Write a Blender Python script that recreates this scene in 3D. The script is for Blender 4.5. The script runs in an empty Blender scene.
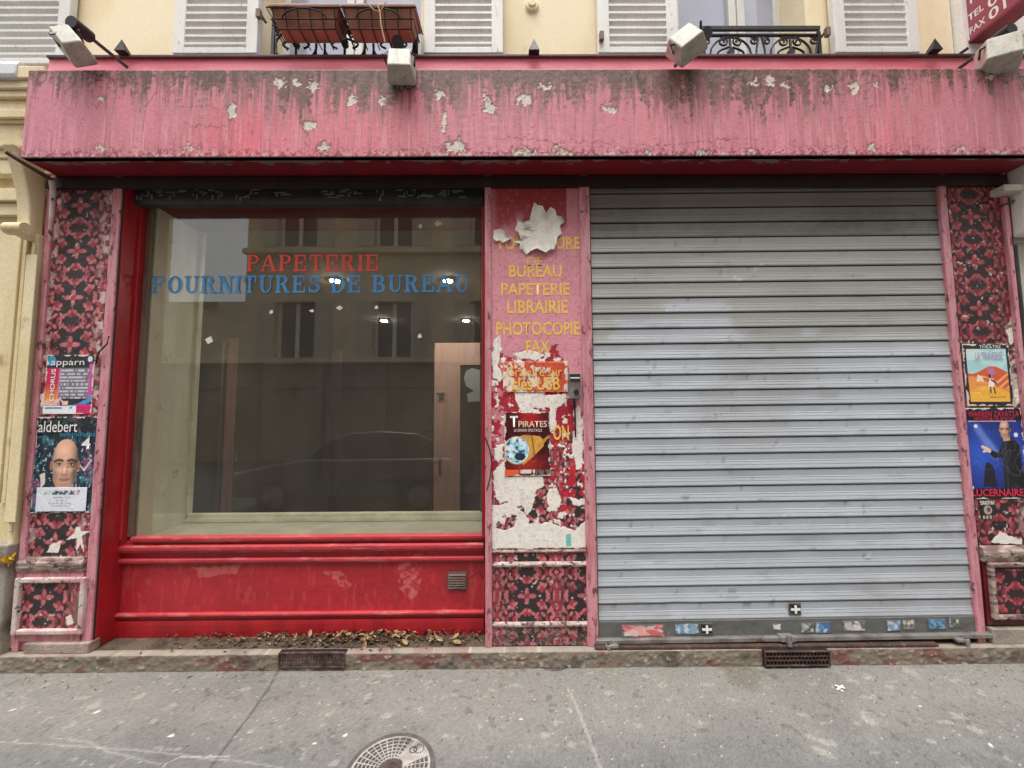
import bpy, math, random
import numpy as np
from mathutils import Vector, Matrix, Euler
R = math.radians
random.seed(7)
scn = bpy.context.scene
COL = scn.collection

# ------------------------------------------------------------------ camera
F = 390.0
CAM = Vector((0, -2.3, 1.405))
ROT = (Matrix.Rotation(R(-.3), 3, 'Z') @ Matrix.Rotation(R(94.1), 3, 'X') @ Matrix.Rotation(R(-.36), 3, 'Z'))
cd = bpy.data.cameras.new('camera')
cd.sensor_width = 36; cd.lens = 36 * F / 1024; cd.clip_start = .05; cd.clip_end = 500
cam = bpy.data.objects.new('camera', cd); COL.objects.link(cam)
cam.matrix_world = Matrix.Translation(CAM) @ ROT.to_4x4()
scn.camera = cam

def ray(px, py): return ROT @ Vector(((px - 512) / F, (384 - py) / F, -1))
def P(px, py, Y=0.0):                       # measured point of the photo on the upright plane y = Y
    d = ray(px, py); return CAM + d * ((Y - CAM.y) / d.y)
def G(px, py, Z=0.0):                       # same on the level plane z = Z
    d = ray(px, py); return CAM + d * ((Z - CAM.z) / d.z)
def X(px, py=415, Y=0.0): return P(px, py, Y).x
def Z(py, px=512, Y=0.0): return P(px, py, Y).z

def s(r, g, b, k=1.0):                      # 8-bit colour -> linear
    f = lambda c: (c / 255 / 12.92 if c / 255 <= .04045 else ((c / 255 + .055) / 1.055) ** 2.4) * k
    return (f(r), f(g), f(b))

# ------------------------------------------------------------------ materials
def mat(name, col=(.5, .5, .5), rough=.6, col2=None, scale=4.0, stretch=(1, 1, 1), lo=.4, hi=.65,
        dirt=None, dscale=6.0, dstretch=(1, 1, 1), dlo=.55, dhi=.75, bump=.15, bscale=60.0, metal=0.0,
        attr=False, grain=.12, gscale=120.0, spec=.5, rvar=0.0):
    m = bpy.data.materials.new(name); m.use_nodes = True
    nt = m.node_tree; N = nt.nodes; L = nt.links
    b = N['Principled BSDF']
    b.inputs['Roughness'].default_value = rough; b.inputs['Metallic'].default_value = metal
    b.inputs['Specular IOR Level'].default_value = spec
    tc = N.new('ShaderNodeNewGeometry')
    def noise(sc, st, det=6):
        mp = N.new('ShaderNodeVectorMath'); mp.operation = 'MULTIPLY'; mp.inputs[1].default_value = st
        L.new(tc.outputs['Position'], mp.inputs[0])
        n = N.new('ShaderNodeTexNoise'); n.inputs['Scale'].default_value = sc; n.inputs['Detail'].default_value = det
        n.inputs['Roughness'].default_value = .6
        L.new(mp.outputs[0], n.inputs['Vector']); return n.outputs['Fac']
    def ramp(fac, a, c):
        r = N.new('ShaderNodeMapRange'); r.interpolation_type = 'SMOOTHSTEP'
        r.inputs['From Min'].default_value = a; r.inputs['From Max'].default_value = c
        L.new(fac, r.inputs['Value']); return r.outputs[0]
    def mix(fac, A, B, mode='MIX'):
        x = N.new('ShaderNodeMix'); x.data_type = 'RGBA'; x.blend_type = mode
        for i, v in ((6, A), (7, B)):
            if isinstance(v, tuple): x.inputs[i].default_value = (*v, 1)
            else: L.new(v, x.inputs[i])
        if isinstance(fac, float): x.inputs[0].default_value = fac
        else: L.new(fac, x.inputs[0])
        return x.outputs[2]
    if attr:
        a = N.new('ShaderNodeAttribute'); a.attribute_name = 'paint'; c = a.outputs['Color']
    else:
        c = mix(ramp(noise(scale, stretch), lo, hi), tuple(col), tuple(col2 or col))
    if dirt: c = mix(ramp(noise(dscale, dstretch), dlo, dhi), c, tuple(dirt))
    if grain:
        g = ramp(noise(gscale, (1, 1, 1), 3), .25, .75)
        c = mix(g, mix(1.0, c, (1 - grain,) * 3, 'MULTIPLY'), mix(1.0, c, (1 + grain,) * 3, 'MULTIPLY'))
    L.new(c, b.inputs['Base Color'])
    if rvar:
        rr = N.new('ShaderNodeMapRange'); rr.inputs['To Min'].default_value = rough - rvar; rr.inputs['To Max'].default_value = rough + rvar
        rr.inputs['From Min'].default_value = .3; rr.inputs['From Max'].default_value = .7
        L.new(noise(9, (1, 1, 1)), rr.inputs['Value']); L.new(rr.outputs[0], b.inputs['Roughness'])
    if bump:
        bp = N.new('ShaderNodeBump'); bp.inputs['Strength'].default_value = bump; bp.inputs['Distance'].default_value = .01
        L.new(noise(bscale, (1, 1, 1), 4), bp.inputs['Height']); L.new(bp.outputs[0], b.inputs['Normal'])
    return m

def emit(name, col, st):
    m = bpy.data.materials.new(name); m.use_nodes = True; b = m.node_tree.nodes['Principled BSDF']
    b.inputs['Emission Color'].default_value = (*col, 1); b.inputs['Emission Strength'].default_value = st; return m

def glass(name, dirtiness=.05, tint=(.93, .95, .92)):
    m = bpy.data.materials.new(name); m.use_nodes = True
    nt = m.node_tree; N = nt.nodes; L = nt.links; out = N['Material Output']; N.remove(N['Principled BSDF'])
    gq = N.new('ShaderNodeNewGeometry')
    dt = N.new('ShaderNodeVectorMath'); dt.operation = 'DOT_PRODUCT'; L.new(gq.outputs['Incoming'], dt.inputs[0]); L.new(gq.outputs['Normal'], dt.inputs[1])
    def mth(op, a, b=None):
        q = N.new('ShaderNodeMath'); q.operation = op
        for i, v in enumerate((a, b)):
            if v is None: continue
            if isinstance(v, (int, float)): q.inputs[i].default_value = v
            else: L.new(v, q.inputs[i])
        return q.outputs[0]
    ab = mth('ABSOLUTE', dt.outputs['Value']); fr5 = mth('POWER', mth('SUBTRACT', 1.0, ab), 5.0)
    fres = mth('ADD', mth('MULTIPLY', fr5, .92), .08)
    t = N.new('ShaderNodeBsdfTransparent'); t.inputs['Color'].default_value = (*tint, 1)
    g = N.new('ShaderNodeBsdfGlossy'); g.inputs['Roughness'].default_value = 0.0
    m1 = N.new('ShaderNodeMixShader'); L.new(fres, m1.inputs[0]); L.new(t.outputs[0], m1.inputs[1]); L.new(g.outputs[0], m1.inputs[2])
    d = N.new('ShaderNodeBsdfDiffuse'); d.inputs['Color'].default_value = (.42, .37, .32, 1)
    geo = N.new('ShaderNodeNewGeometry')
    vm = N.new('ShaderNodeVectorMath'); vm.operation = 'MULTIPLY'; vm.inputs[1].default_value = (3, 1, 1.0); L.new(geo.outputs['Position'], vm.inputs[0])
    n = N.new('ShaderNodeTexNoise'); n.inputs['Scale'].default_value = 2.2; n.inputs['Detail'].default_value = 8; L.new(vm.outputs[0], n.inputs['Vector'])
    mr = N.new('ShaderNodeMapRange'); mr.inputs['From Min'].default_value = .3; mr.inputs['From Max'].default_value = .75
    mr.inputs['To Min'].default_value = dirtiness * .75; mr.inputs['To Max'].default_value = dirtiness * 1.35
    L.new(n.outputs['Fac'], mr.inputs['Value'])
    m2 = N.new('ShaderNodeMixShader'); L.new(mr.outputs[0], m2.inputs[0]); L.new(m1.outputs[0], m2.inputs[1]); L.new(d.outputs[0], m2.inputs[2])
    L.new(m2.outputs[0], out.inputs['Surface']); return m

PAINT = mat('painted plaster', attr=True, rough=.62, bump=.10, bscale=110, grain=.10)
PRINT = mat('printed paper', attr=True, rough=.42, bump=.06, bscale=30, grain=.05)
METALP = mat('weathered zinc', attr=True, rough=.5, metal=.05, bump=.08, bscale=40, grain=.07, gscale=200, rvar=.08)
STONEP = mat('asphalt pavement', attr=True, rough=.88, bump=.45, bscale=210, grain=.22, gscale=260, spec=.25)
RED = mat('red gloss paint', s(168, 32, 40), .38, s(146, 25, 33), 3, (3, 3, .6), dirt=s(110, 60, 52), dscale=9, dstretch=(1, 1, 2.0), dlo=.6, dhi=.82, bump=.12, bscale=50, rvar=.1)
DARKRED = mat('dark red paint', s(112, 14, 24), .5, s(86, 12, 20), 3, (1, 1, 1), dirt=s(60, 40, 38), dlo=.62, dhi=.75)
PINK = mat('faded pink paint', s(202, 142, 150), .6, s(184, 112, 122), 7, (6, 6, .8), dirt=s(104, 66, 66), dscale=34, dstretch=(1, 1, .4), dlo=.57, dhi=.66, bump=.3, bscale=70)
FLASH = mat('pink sheet metal', s(234, 140, 156), .45, s(222, 118, 134), 3, (1, 1, 4), dirt=s(120, 50, 56), dlo=.66, dhi=.8, bump=.08)
CREAM = mat('cream render', s(243, 229, 196), .85, s(234, 216, 178), 2.5, (1, 1, .6), dirt=s(190, 168, 130), dscale=5, dlo=.66, dhi=.85, bump=.2, bscale=120, grain=.06)
WHITE = mat('white shutter paint', s(226, 226, 222), .55, s(212, 212, 207), 4, (1, 1, .4), dirt=s(166, 160, 150), dscale=22, dstretch=(2, 2, .5), dlo=.60, dhi=.76, bump=.08)
YSTONE = mat('yellow painted stone', s(224, 209, 172), .7, s(214, 196, 152), 2.5, (2, 2, .6), dirt=s(150, 126, 88), dscale=5, dlo=.58, dhi=.8, bump=.15, bscale=60)
GREYSTONE = mat('grey plinth stone', s(150, 142, 130), .85, s(126, 118, 108), 6, dirt=s(90, 82, 74), dlo=.55, dhi=.75, bump=.4)
PALEWALL = mat('pale limestone', s(206, 200, 188), .8, s(188, 182, 170), 3, dirt=s(150, 142, 130), dlo=.6, dhi=.8, bump=.2)
IRON = mat('black iron', s(34, 32, 33), .45, s(48, 44, 43), 20, bump=.2, metal=.4)
RUST = mat('rusty iron', s(74, 52, 44), .75, s(48, 38, 36), 14, dirt=s(110, 92, 84), dscale=30, dlo=.58, dhi=.7, bump=.5)
GREYMETAL = mat('grey painted metal', s(176, 172, 158), .55, s(158, 154, 142), 9, (3, 3, 1), dirt=s(104, 98, 86), dscale=18, dstretch=(3, 3, 1), dlo=.6, dhi=.74, bump=.1)
DARKGREY = mat('charcoal metal', s(62, 62, 62), .5, s(50, 50, 51), 8, dirt=s(96, 94, 90), dscale=20, dlo=.62, dhi=.72)
STEEL = mat('bare steel', s(150, 146, 142), .4, s(120, 114, 110), 10, metal=.5, dirt=s(80, 66, 58), dlo=.58, dhi=.7)
TERRA = mat('brown plastic planter', s(168, 114, 88), .6, s(146, 96, 74), 6, (2, 2, 1), dirt=s(96, 66, 56), dlo=.6, dhi=.75, bump=.1)
BEIGE = mat('beige board', s(226, 218, 196), .6, s(214, 206, 184), 3, (3, 3, .5), dirt=s(140, 132, 112), dscale=8, dlo=.6, dhi=.8, bump=.08)
ROOM = mat('grey brown room wall', s(92, 82, 72), .85, s(82, 74, 64), 2)
CEIL = mat('room ceiling', s(140, 130, 116), .9)
FLOOR = mat('room floor', s(58, 52, 47), .6, s(50, 45, 41), 3)
PINKDOOR = mat('pinkish wood', s(232, 188, 178), .5, s(222, 176, 164), 3, (6, 6, .6), bump=.05)
PAPER = mat('bare white paper', s(232, 228, 218), .8, s(214, 208, 196), 12, dirt=s(180, 166, 150), dscale=30, dlo=.66, dhi=.8, bump=.3)
YELLOW = mat('yellow lettering', s(238, 196, 92), .55, s(232, 180, 86), 20, dirt=s(206, 130, 116), dscale=70, dlo=.60, dhi=.66, bump=0)
BLUEL = mat('blue lettering', s(74, 152, 212), .5, s(64, 138, 200), 10, bump=0, grain=.05)
REDL = mat('red lettering', s(240, 84, 72), .5, s(224, 74, 66), 10, bump=0, grain=.05)
BLACK = mat('black rubber', s(22, 21, 22), .6)
INKW = mat('white ink', s(232, 230, 226), .6, bump=0, grain=.03)
INKB = mat('black ink', s(30, 30, 34), .6, bump=0, grain=.03)
INKR = mat('red ink', s(206, 36, 64), .6, bump=0, grain=.03)
INKC = mat('cyan ink', s(40, 140, 170), .6, bump=0, grain=.03)
CHALK = mat('dull grey scribble', s(124, 132, 132), .8, bump=0)
LEAF = mat('dead leaves', s(104, 82, 62), .85, s(70, 54, 44), 40, lo=.35, hi=.65, dirt=s(158, 140, 108), dscale=33, dlo=.56, dhi=.62)
PANE = glass('shop glass', .05)
SKYPANE = mat('window pane', s(176, 180, 198), .06, s(164, 168, 186), 2, bump=0, grain=0, spec=1.0)  # pale lavender base colour carries the sky's reflection in the upper windows
LAMP = emit('lit downlight', (1, .93, .80), 210)
FLOODGLASS = mat('dusty lamp glass', s(150, 152, 148), .25, bump=0)
OPP = mat('opposite facade', s(230, 208, 178), .85, s(196, 182, 158), 1.2, bump=.1)
OPPDARK = mat('opposite shopfront', s(136, 118, 102), .6, s(112, 98, 86), 1.0)

# ------------------------------------------------------------------ objects
def wloc(o):
    v = Vector((0, 0, 0))
    while o is not None: v += o.location; o = o.parent
    return v
def finish(name, me, parent=None, loc=None, label=None, cat=None, group=None, kind=None):
    o = bpy.data.objects.new(name, me); COL.objects.link(o)
    base = wloc(parent) if parent else (Vector(loc) if loc is not None else Vector((0, 0, 0)))
    if parent: o.parent = parent
    else: o.location = base
    if me and base.length: me.transform(Matrix.Translation(-base))
    if label: o['label'] = label
    if cat: o['category'] = cat
    if group: o['group'] = group
    if kind: o['kind'] = kind
    return o
def thing(name, label, cat, loc, group=None):
    return finish(name, None, None, loc, label, cat, group)

class MB:
    def __init__(self): self.v = []; self.f = []; self.m = []; self.sm = []
    def add(self, vs, fs, m=0, sm=False):
        o = len(self.v); self.v += [tuple(v) for v in vs]
        for f in fs: self.f.append([i + o for i in f]); self.m.append(m); self.sm.append(sm)
        return self
    def box(self, x0, x1, y0, y1, z0, z1, m=0):
        x0, x1 = sorted((x0, x1)); y0, y1 = sorted((y0, y1)); z0, z1 = sorted((z0, z1))
        vs = [(x, y, z) for z in (z0, z1) for y in (y0, y1) for x in (x0, x1)]
        return self.add(vs, [(0, 2, 3, 1), (4, 5, 7, 6), (0, 1, 5, 4), (2, 6, 7, 3), (0, 4, 6, 2), (1, 3, 7, 5)], m)
    def prism(self, pts, y0, y1, m=0):       # pts in (x, z), extruded in y
        n = len(pts); a = sum(pts[i][0] * pts[(i + 1) % n][1] - pts[(i + 1) % n][0] * pts[i][1] for i in range(n))
        if a < 0: pts = pts[::-1]
        vs = [(x, y0, z) for x, z in pts] + [(x, y1, z) for x, z in pts]
        return self.add(vs, [tuple(range(n)), tuple(range(2 * n - 1, n - 1, -1))] + [((i + 1) % n, i, n + i, n + (i + 1) % n) for i in range(n)], m)
    def prismx(self, pts, x0, x1, m=0, sm=False):      # pts in (y, z), extruded in x
        n = len(pts); a = sum(pts[i][0] * pts[(i + 1) % n][1] - pts[(i + 1) % n][0] * pts[i][1] for i in range(n))
        if a > 0: pts = pts[::-1]
        vs = [(x0, y, z) for y, z in pts] + [(x1, y, z) for y, z in pts]
        self.add(vs, [tuple(range(n)), tuple(range(2 * n - 1, n - 1, -1))], m)
        o = len(self.v) - 2 * n
        for i in range(n):
            self.f.append([o + (i + 1) % n, o + i, o + n + i, o + n + (i + 1) % n]); self.m.append(m); self.sm.append(sm)
        return self
    def tube(self, pts, r, n=8, m=0, r1=None):
        pts = [Vector(p) for p in pts]; k = len(pts); vs = []; up = Vector((.31, .17, .93)).normalized()
        for i, p in enumerate(pts):
            t = (pts[min(i + 1, k - 1)] - pts[max(i - 1, 0)]).normalized()
            a = t.cross(up)
            if a.length < .05: a = t.cross(Vector((1, 0, 0)))
            a.normalize(); b = t.cross(a)
            rr = r if r1 is None else r + (r1 - r) * i / max(1, k - 1)
            vs += [p + (a * math.cos(2 * math.pi * j / n) + b * math.sin(2 * math.pi * j / n)) * rr for j in range(n)]
        fs = [(i * n + j, i * n + (j + 1) % n, (i + 1) * n + (j + 1) % n, (i + 1) * n + j) for i in range(k - 1) for j in range(n)]
        self.add(vs, fs, m, True)
        self.add(vs[:n], [tuple(range(n))[::-1]], m); self.add(vs[-n:], [tuple(range(n))], m)
        return self
    def disc(self, c, r, y0, y1, n=24, m=0):
        return self.prism([(c[0] + r * math.cos(2 * math.pi * i / n), c[1] + r * math.sin(2 * math.pi * i / n)) for i in range(n)], y0, y1, m)
    def xform(self, M): self.v = [tuple(M @ Vector(v)) for v in self.v]; return self
    def mesh(self, name, mats):
        me = bpy.data.meshes.new(name); me.from_pydata(self.v, [], self.f)
        for mm in (mats if isinstance(mats, (list, tuple)) else [mats]): me.materials.append(mm)
        me.polygons.foreach_set('material_index', self.m); me.polygons.foreach_set('use_smooth', self.sm); me.update()
        return me
    def build(self, name, mats, parent=None, bevel=0, seg=2, **kw):
        if parent is None and 'loc' not in kw and self.v:
            a = np.array(self.v); kw['loc'] = ((a[:, 0].min() + a[:, 0].max()) / 2, (a[:, 1].min() + a[:, 1].max()) / 2, a[:, 2].min())
        o = finish(name, self.mesh(name, mats), parent, **kw)
        if bevel:
            b = o.modifiers.new('bevel', 'BEVEL'); b.width = bevel; b.segments = seg; b.limit_method = 'ANGLE'; b.angle_limit = R(40)
        return o

# ------------------------------------------------------------------ painting on fine meshes
_T = np.random.RandomState(3).rand(256, 256)
def vn(x, y, seed=0):
    x = np.asarray(x, float) + seed * 17.3; y = np.asarray(y, float) + seed * 9.7
    xi = np.floor(x).astype(int); yi = np.floor(y).astype(int); fx = x - xi; fy = y - yi
    fx = fx * fx * (3 - 2 * fx); fy = fy * fy * (3 - 2 * fy)
    g = lambda i, j: _T[(xi + i) & 255, (yi + j) & 255]
    return (g(0, 0) * (1 - fx) + g(1, 0) * fx) * (1 - fy) + (g(0, 1) * (1 - fx) + g(1, 1) * fx) * fy
def fbm(x, y, o=4, seed=0):
    t = 0; a = 1; w = 0
    for i in range(o): t = t + a * vn(x * 2 ** i, y * 2 ** i, seed + i * 3); w += a; a *= .55
    return t / w
def sst(a, b, x): t = np.clip((x - a) / (b - a), 0, 1); return t * t * (3 - 2 * t)
def lay(c, mask, col):
    m = np.asarray(mask, float)[..., None]; col = np.asarray(col, float)
    return c * (1 - m) + col * m
def inside(x, y, pts):
    r = np.zeros(x.shape, bool); n = len(pts)
    for i in range(n):
        x0, y0 = pts[i][0], pts[i][1]; x1, y1 = pts[(i + 1) % n][0], pts[(i + 1) % n][1]
        if y0 == y1: continue
        r ^= ((y0 > y) != (y1 > y)) & (x < (x1 - x0) * (y - y0) / (y1 - y0) + x0)
    return r
def ragged(x, y, pts, amp=.006, freq=60, seed=1):
    return inside(x + (fbm(x * freq, y * freq, 3, seed) - .5) * 2 * amp, y + (fbm(x * freq, y * freq, 3, seed + 5) - .5) * 2 * amp, pts)
def dline(x, y, pts):
    d = np.full(x.shape, 9.)
    for (x0, y0), (x1, y1) in zip(pts[:-1], pts[1:]):
        vx, vy = x1 - x0, y1 - y0; L2 = vx * vx + vy * vy + 1e-12
        t = np.clip(((x - x0) * vx + (y - y0) * vy) / L2, 0, 1)
        d = np.minimum(d, np.hypot(x - x0 - t * vx, y - y0 - t * vy))
    return d
def ell(x, y, cx, cy, rx, ry, a=0):
    c, q = math.cos(a), math.sin(a); dx, dy = x - cx, y - cy
    return ((dx * c + dy * q) / rx) ** 2 + ((-dx * q + dy * c) / ry) ** 2

def canvas(name, x0, x1, z0, z1, Y, res, func, material, parent=None, thick=.004, flat=False, **kw):
    """fine mesh on plane y=Y (or z=Y when flat) coloured by func(x, z) -> rgb, relief"""
    nx = max(2, int((x1 - x0) / res)); nz = max(2, int((z1 - z0) / res))
    gx, gz = np.meshgrid(np.linspace(x0, x1, nx + 1), np.linspace(z0, z1, nz + 1))
    rgb, h = func(gx, gz)
    h = np.zeros_like(gx) + h
    if flat: co = np.stack([gx, gz, Y + h], -1).reshape(-1, 3)
    else: co = np.stack([gx, Y - h, gz], -1).reshape(-1, 3)
    n = (nx + 1) * (nz + 1); idx = np.arange(n).reshape(nz + 1, nx + 1)
    q = np.stack([idx[:-1, :-1], idx[:-1, 1:], idx[1:, 1:], idx[1:, :-1]], -1).reshape(-1, 4)
    ring = np.concatenate([idx[0, :-1], idx[:-1, -1], idx[-1, :0:-1], idx[:0:-1, 0]])
    k = len(ring); back = co[ring].copy()
    if flat: back[:, 2] = Y - thick
    else: back[:, 1] = Y + thick
    bi = n + np.arange(k); nb = np.roll(bi, -1); nr = np.roll(ring, -1)
    q = np.concatenate([q, np.stack([nr, ring, bi, nb], -1)])
    co = np.concatenate([co, back]); rgb = rgb.reshape(-1, 3); rgb = np.concatenate([rgb, rgb[ring]])
    me = bpy.data.meshes.new(name)
    me.vertices.add(len(co)); me.vertices.foreach_set('co', co.ravel().astype(np.float32))
    me.loops.add(q.size); me.loops.foreach_set('vertex_index', q.ravel().astype(np.int32))
    me.polygons.add(len(q)); me.polygons.foreach_set('loop_start', np.arange(0, q.size, 4, dtype=np.int32))
    me.update(calc_edges=True)
    at = me.color_attributes.new('paint', 'FLOAT_COLOR', 'POINT')
    at.data.foreach_set('color', np.concatenate([np.clip(rgb, 0, 1), np.ones((len(rgb), 1))], 1).ravel().astype(np.float32))
    me.materials.append(material)
    if parent is None and 'loc' not in kw:
        kw['loc'] = ((x0 + x1) / 2, (z0 + z1) / 2, Y) if flat else ((x0 + x1) / 2, Y, z0)
    return finish(name, me, parent, **kw)

def text_mesh(txt, cx, cz, w, h, Y, bold=0.0, thick=.0006):
    cu = bpy.data.curves.new('t', 'FONT'); cu.body = txt; cu.size = 1; cu.offset = bold; cu.resolution_u = 3
    o = bpy.data.objects.new('t', cu); COL.objects.link(o)
    dg = bpy.context.evaluated_depsgraph_get(); me = bpy.data.meshes.new_from_object(o.evaluated_get(dg))
    bpy.data.objects.remove(o); bpy.data.curves.remove(cu)
    n = len(me.vertices); co = np.zeros(n * 3, np.float32); me.vertices.foreach_get('co', co); co = co.reshape(-1, 3)
    a, b = co.min(0), co.max(0); sz = np.maximum(b - a, 1e-6)
    u = (co[:, 0] - a[0]) / sz[0] - .5; v = (co[:, 1] - a[1]) / sz[1] - .5
    me.vertices.foreach_set('co', np.stack([cx + u * w, np.full(n, Y), cz + v * h], -1).ravel().astype(np.float32)); me.update()
    me.materials.clear(); return me
def lettering(txt, box, Y, m, parent, bold=.01, name='lettering'):      # box = pixel x0, y0, x1, y1
    a = P(box[0], box[1], Y); b = P(box[2], box[3], Y)
    me = text_mesh(txt, (a.x + b.x) / 2, (a.z + b.z) / 2, b.x - a.x, a.z - b.z, Y, bold)
    me.materials.append(m)
    return finish(name, me, parent)
def tp(pts, Y=0.0): return [(P(a, b, Y).x, P(a, b, Y).z) for a, b in pts]

# ------------------------------------------------------------------ the floral pattern
ROSE = np.array(s(190, 106, 112)); CRIM = np.array(s(156, 58, 68)); SOOT = np.array(s(44, 36, 38))
PET = [  # cx, cz, length, width, angle (deg), tone
    (.030, .000, .026, .0125, 0, 0), (.000, .026, .0115, .022, 0, 0), (.000, .000, .012, .012, 0, 1),
    (.000, .088, .010, .017, 0, 1), (.020, .092, .0085, .018, -35, 0), (.034, .104, .008, .017, -62, 0), (.013, .110, .009, .010, 0, 1),
    (.060, .112, .009, .021, 38, 0), (.080, .138, .009, .020, 5, 1), (.066, .130, .006, .013, 20, 0),
    (.100, .110, .009, .017, -40, 0),
    (.078, .052, .011, .020, -50, 0), (.098, .048, .011, .018, 10, 1), (.092, .070, .009, .016, 60, 0), (.112, .064, .009, .015, -20, 0), (.086, .030, .007, .014, 40, 1),
    (.128, .018, .010, .020, 30, 0), (.146, .036, .010, .018, -25, 1), (.124, .000, .009, .010, 0, 0),
    (.150, .078, .011, .020, 0, 0), (.168, .060, .010, .019, 0, 1), (.132, .092, .008, .019, 25, 0),
    (.185, .020, .013, .026, 0, 1), (.166, .012, .007, .022, 0, 0), (.185, .066, .009, .018, 0, 0),
    (.185, .108, .015, .019, 0, 1), (.164, .110, .008, .021, 0, 0), (.150, .130, .010, .014, 45, 0), (.185, .1425, .012, .011, 0, 0), (.122, .132, .009, .016, -10, 1)]
def floral(x, z, ox, oz, sc=1.0, seed=0):
    W, T = .37 * sc, .285 * sc
    jx = (fbm(x * 40, z * 40, 2, 31) - .5) * .006; jz = (fbm(x * 40, z * 40, 2, 37) - .5) * .006
    u = np.abs((x - ox + jx + W / 2) % W - W / 2) / sc; v = np.abs((z - oz + jz + T / 2) % T - T / 2) / sc
    c = np.zeros(x.shape + (3,)) + SOOT * (.6 + .9 * fbm(x * 18, z * 18, 3, seed))[..., None]
    for cx, cz, rx, rz, a, t in PET:
        e = ell(u, v, cx, cz, rx * 1.2, rz * 1.18, R(a))
        tone = (ROSE if t == 0 else CRIM) * (1.0 - .28 * np.clip(e, 0, 1))[..., None] * (.72 + .55 * fbm(x * 25, z * 25, 2, seed + 9))[..., None]
        vein = (np.abs(np.sin((u * .8 + v) * 230)) < .16) | (e > .80)
        tone = np.where(vein[..., None], tone * .5, tone)
        c = np.where((e < 1)[..., None], tone, c)
    return c * (.82 + .5 * fbm(x * 3.1, z * 2.3, 3, seed + 3))[..., None]
def wear(c, x, z, seed=0, chips=.74):
    chips += .035
    n = fbm(x * 45, z * 45, 4, seed + 20)
    c = lay(c, sst(chips, chips + .02, n), s(206, 188, 180))
    c = lay(c, .5 * sst(.62, .72, fbm(x * 70, z * 16, 3, seed + 2)), s(60, 40, 42))
    return c

# ================================================================== SETTING
def gfun(x, y):
    d = -y
    n = fbm(x * 1.3, y * 2.2, 5, 2); n2 = fbm(x * 9, y * 9, 4, 7)
    c = np.array(s(104, 104, 103)) * (.80 + .26 * n + .22 * (n2 - .5))[..., None]
    dust = sst(.62, .10, d - .25 * n - .1 * n2) * .55
    c = lay(c, dust * .7, s(152, 146, 135))
    st = fbm((x * .8 + y * .6) * 7, (y * .8 - x * .6) * 2.2, 4, 12)
    c = lay(c, .30 * sst(.52, .70, fbm(x * 2.3, y * 3.1, 5, 15)), s(92, 90, 88))
    c = lay(c, .5 * sst(.72, .76, fbm(x * 26, y * 26, 3, 41)), s(84, 80, 76)); c = lay(c, .35 * sst(.70, .75, fbm(x * 14, y * 20, 4, 47)), s(168, 162, 152))
    e = np.minimum(ell(x, y, G(740, 674).x, G(740, 674).y, .10, .13), 3)
    c = lay(c, .55 * sst(1.4, .3, e + n2 - .5), s(92, 86, 74))
    for pts, w, col, k in (([(280, 668), (268, 690), (210, 768), (190, 800)], .006, s(74, 70, 66), .85), ([(569, 690), (582, 720), (600, 768), (612, 800)], .008, s(176, 170, 160), .35),
                        ([(0, 742), (60, 745), (160, 752), (255, 764), (330, 775)], .004, s(170, 166, 160), .35), ([(50, 738), (85, 741), (110, 752), (160, 764)], .004, s(170, 166, 160), .35),
                        ([(150, 790), (165, 764), (180, 757), (230, 756)], .003, s(190, 184, 176), .4)):
        g = [tuple(G(a, b).xy) for a, b in pts]
        dd = dline(x + (n2 - .5) * .012, y + (fbm(x * 30, y * 30, 2, 3) - .5) * .01, g)
        c = lay(c, k * sst(w * 1.5, w * .4, dd), col)
    for (a, b), r_, col in (((345, 735), .008, s(220, 214, 205)), ((171, 736), .010, s(214, 206, 198)), ((98, 712), .013, s(196, 188, 180)), ((314, 743), .006, s(210, 205, 196)),
                        ((190, 677), .012, s(54, 50, 48)), ((842, 690), .010, s(214, 214, 214)), ((920, 706), .008, s(206, 202, 194)), ((990, 745), .010, s(196, 192, 186)), ((603, 688), .010, s(96, 90, 82)), ((520, 719), .006, s(210, 206, 198)), ((12, 710), .012, s(186, 180, 170))):
        g = G(a, b); c = lay(c, ell(x + (n2 - .5) * .02, y, g.x, g.y, r_, r_ * .7, .6) < 1, col)
    sp = np.random.RandomState(5).rand(*x.shape)
    c = c * (.83 + .34 * sp)[..., None]
    c = lay(c, (sp > .996) * .6, s(190, 184, 174)); c = lay(c, (sp < .004) * .7, s(60, 54, 50))
    return c, (n2 - .5) * .004
pav = canvas('pavement', -3.9, 3.9, -1.75, -.03, 0, .0075, gfun, STONEP, flat=True, thick=.05, kind='structure')
MB().box(-40, -3.9, -2.9, -.03, -.3, 0).box(3.9, 40, -2.9, -.03, -.3, 0).box(-3.9, 3.9, -2.9, -1.75, -.3, 0).build(
    'pavement_slab', mat('far pavement', s(114, 112, 109), .9, s(104, 102, 99), 6, bump=.5, bscale=200), kind='structure')
MB().box(-40, 40, -3.05, -2.9, -.3, .004).build('kerb', GREYSTONE, bevel=.01, kind='structure')
MB().box(-60, 60, -60, -3.05, -.35, -.12).build('road', mat('road asphalt', s(62, 62, 64), .9, s(52, 52, 54), 5, bump=.5, bscale=150), kind='structure')
MB().box(-60, 60, -.03, 60, -.4, -.05).build('ground', GREYSTONE, kind='structure')

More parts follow.
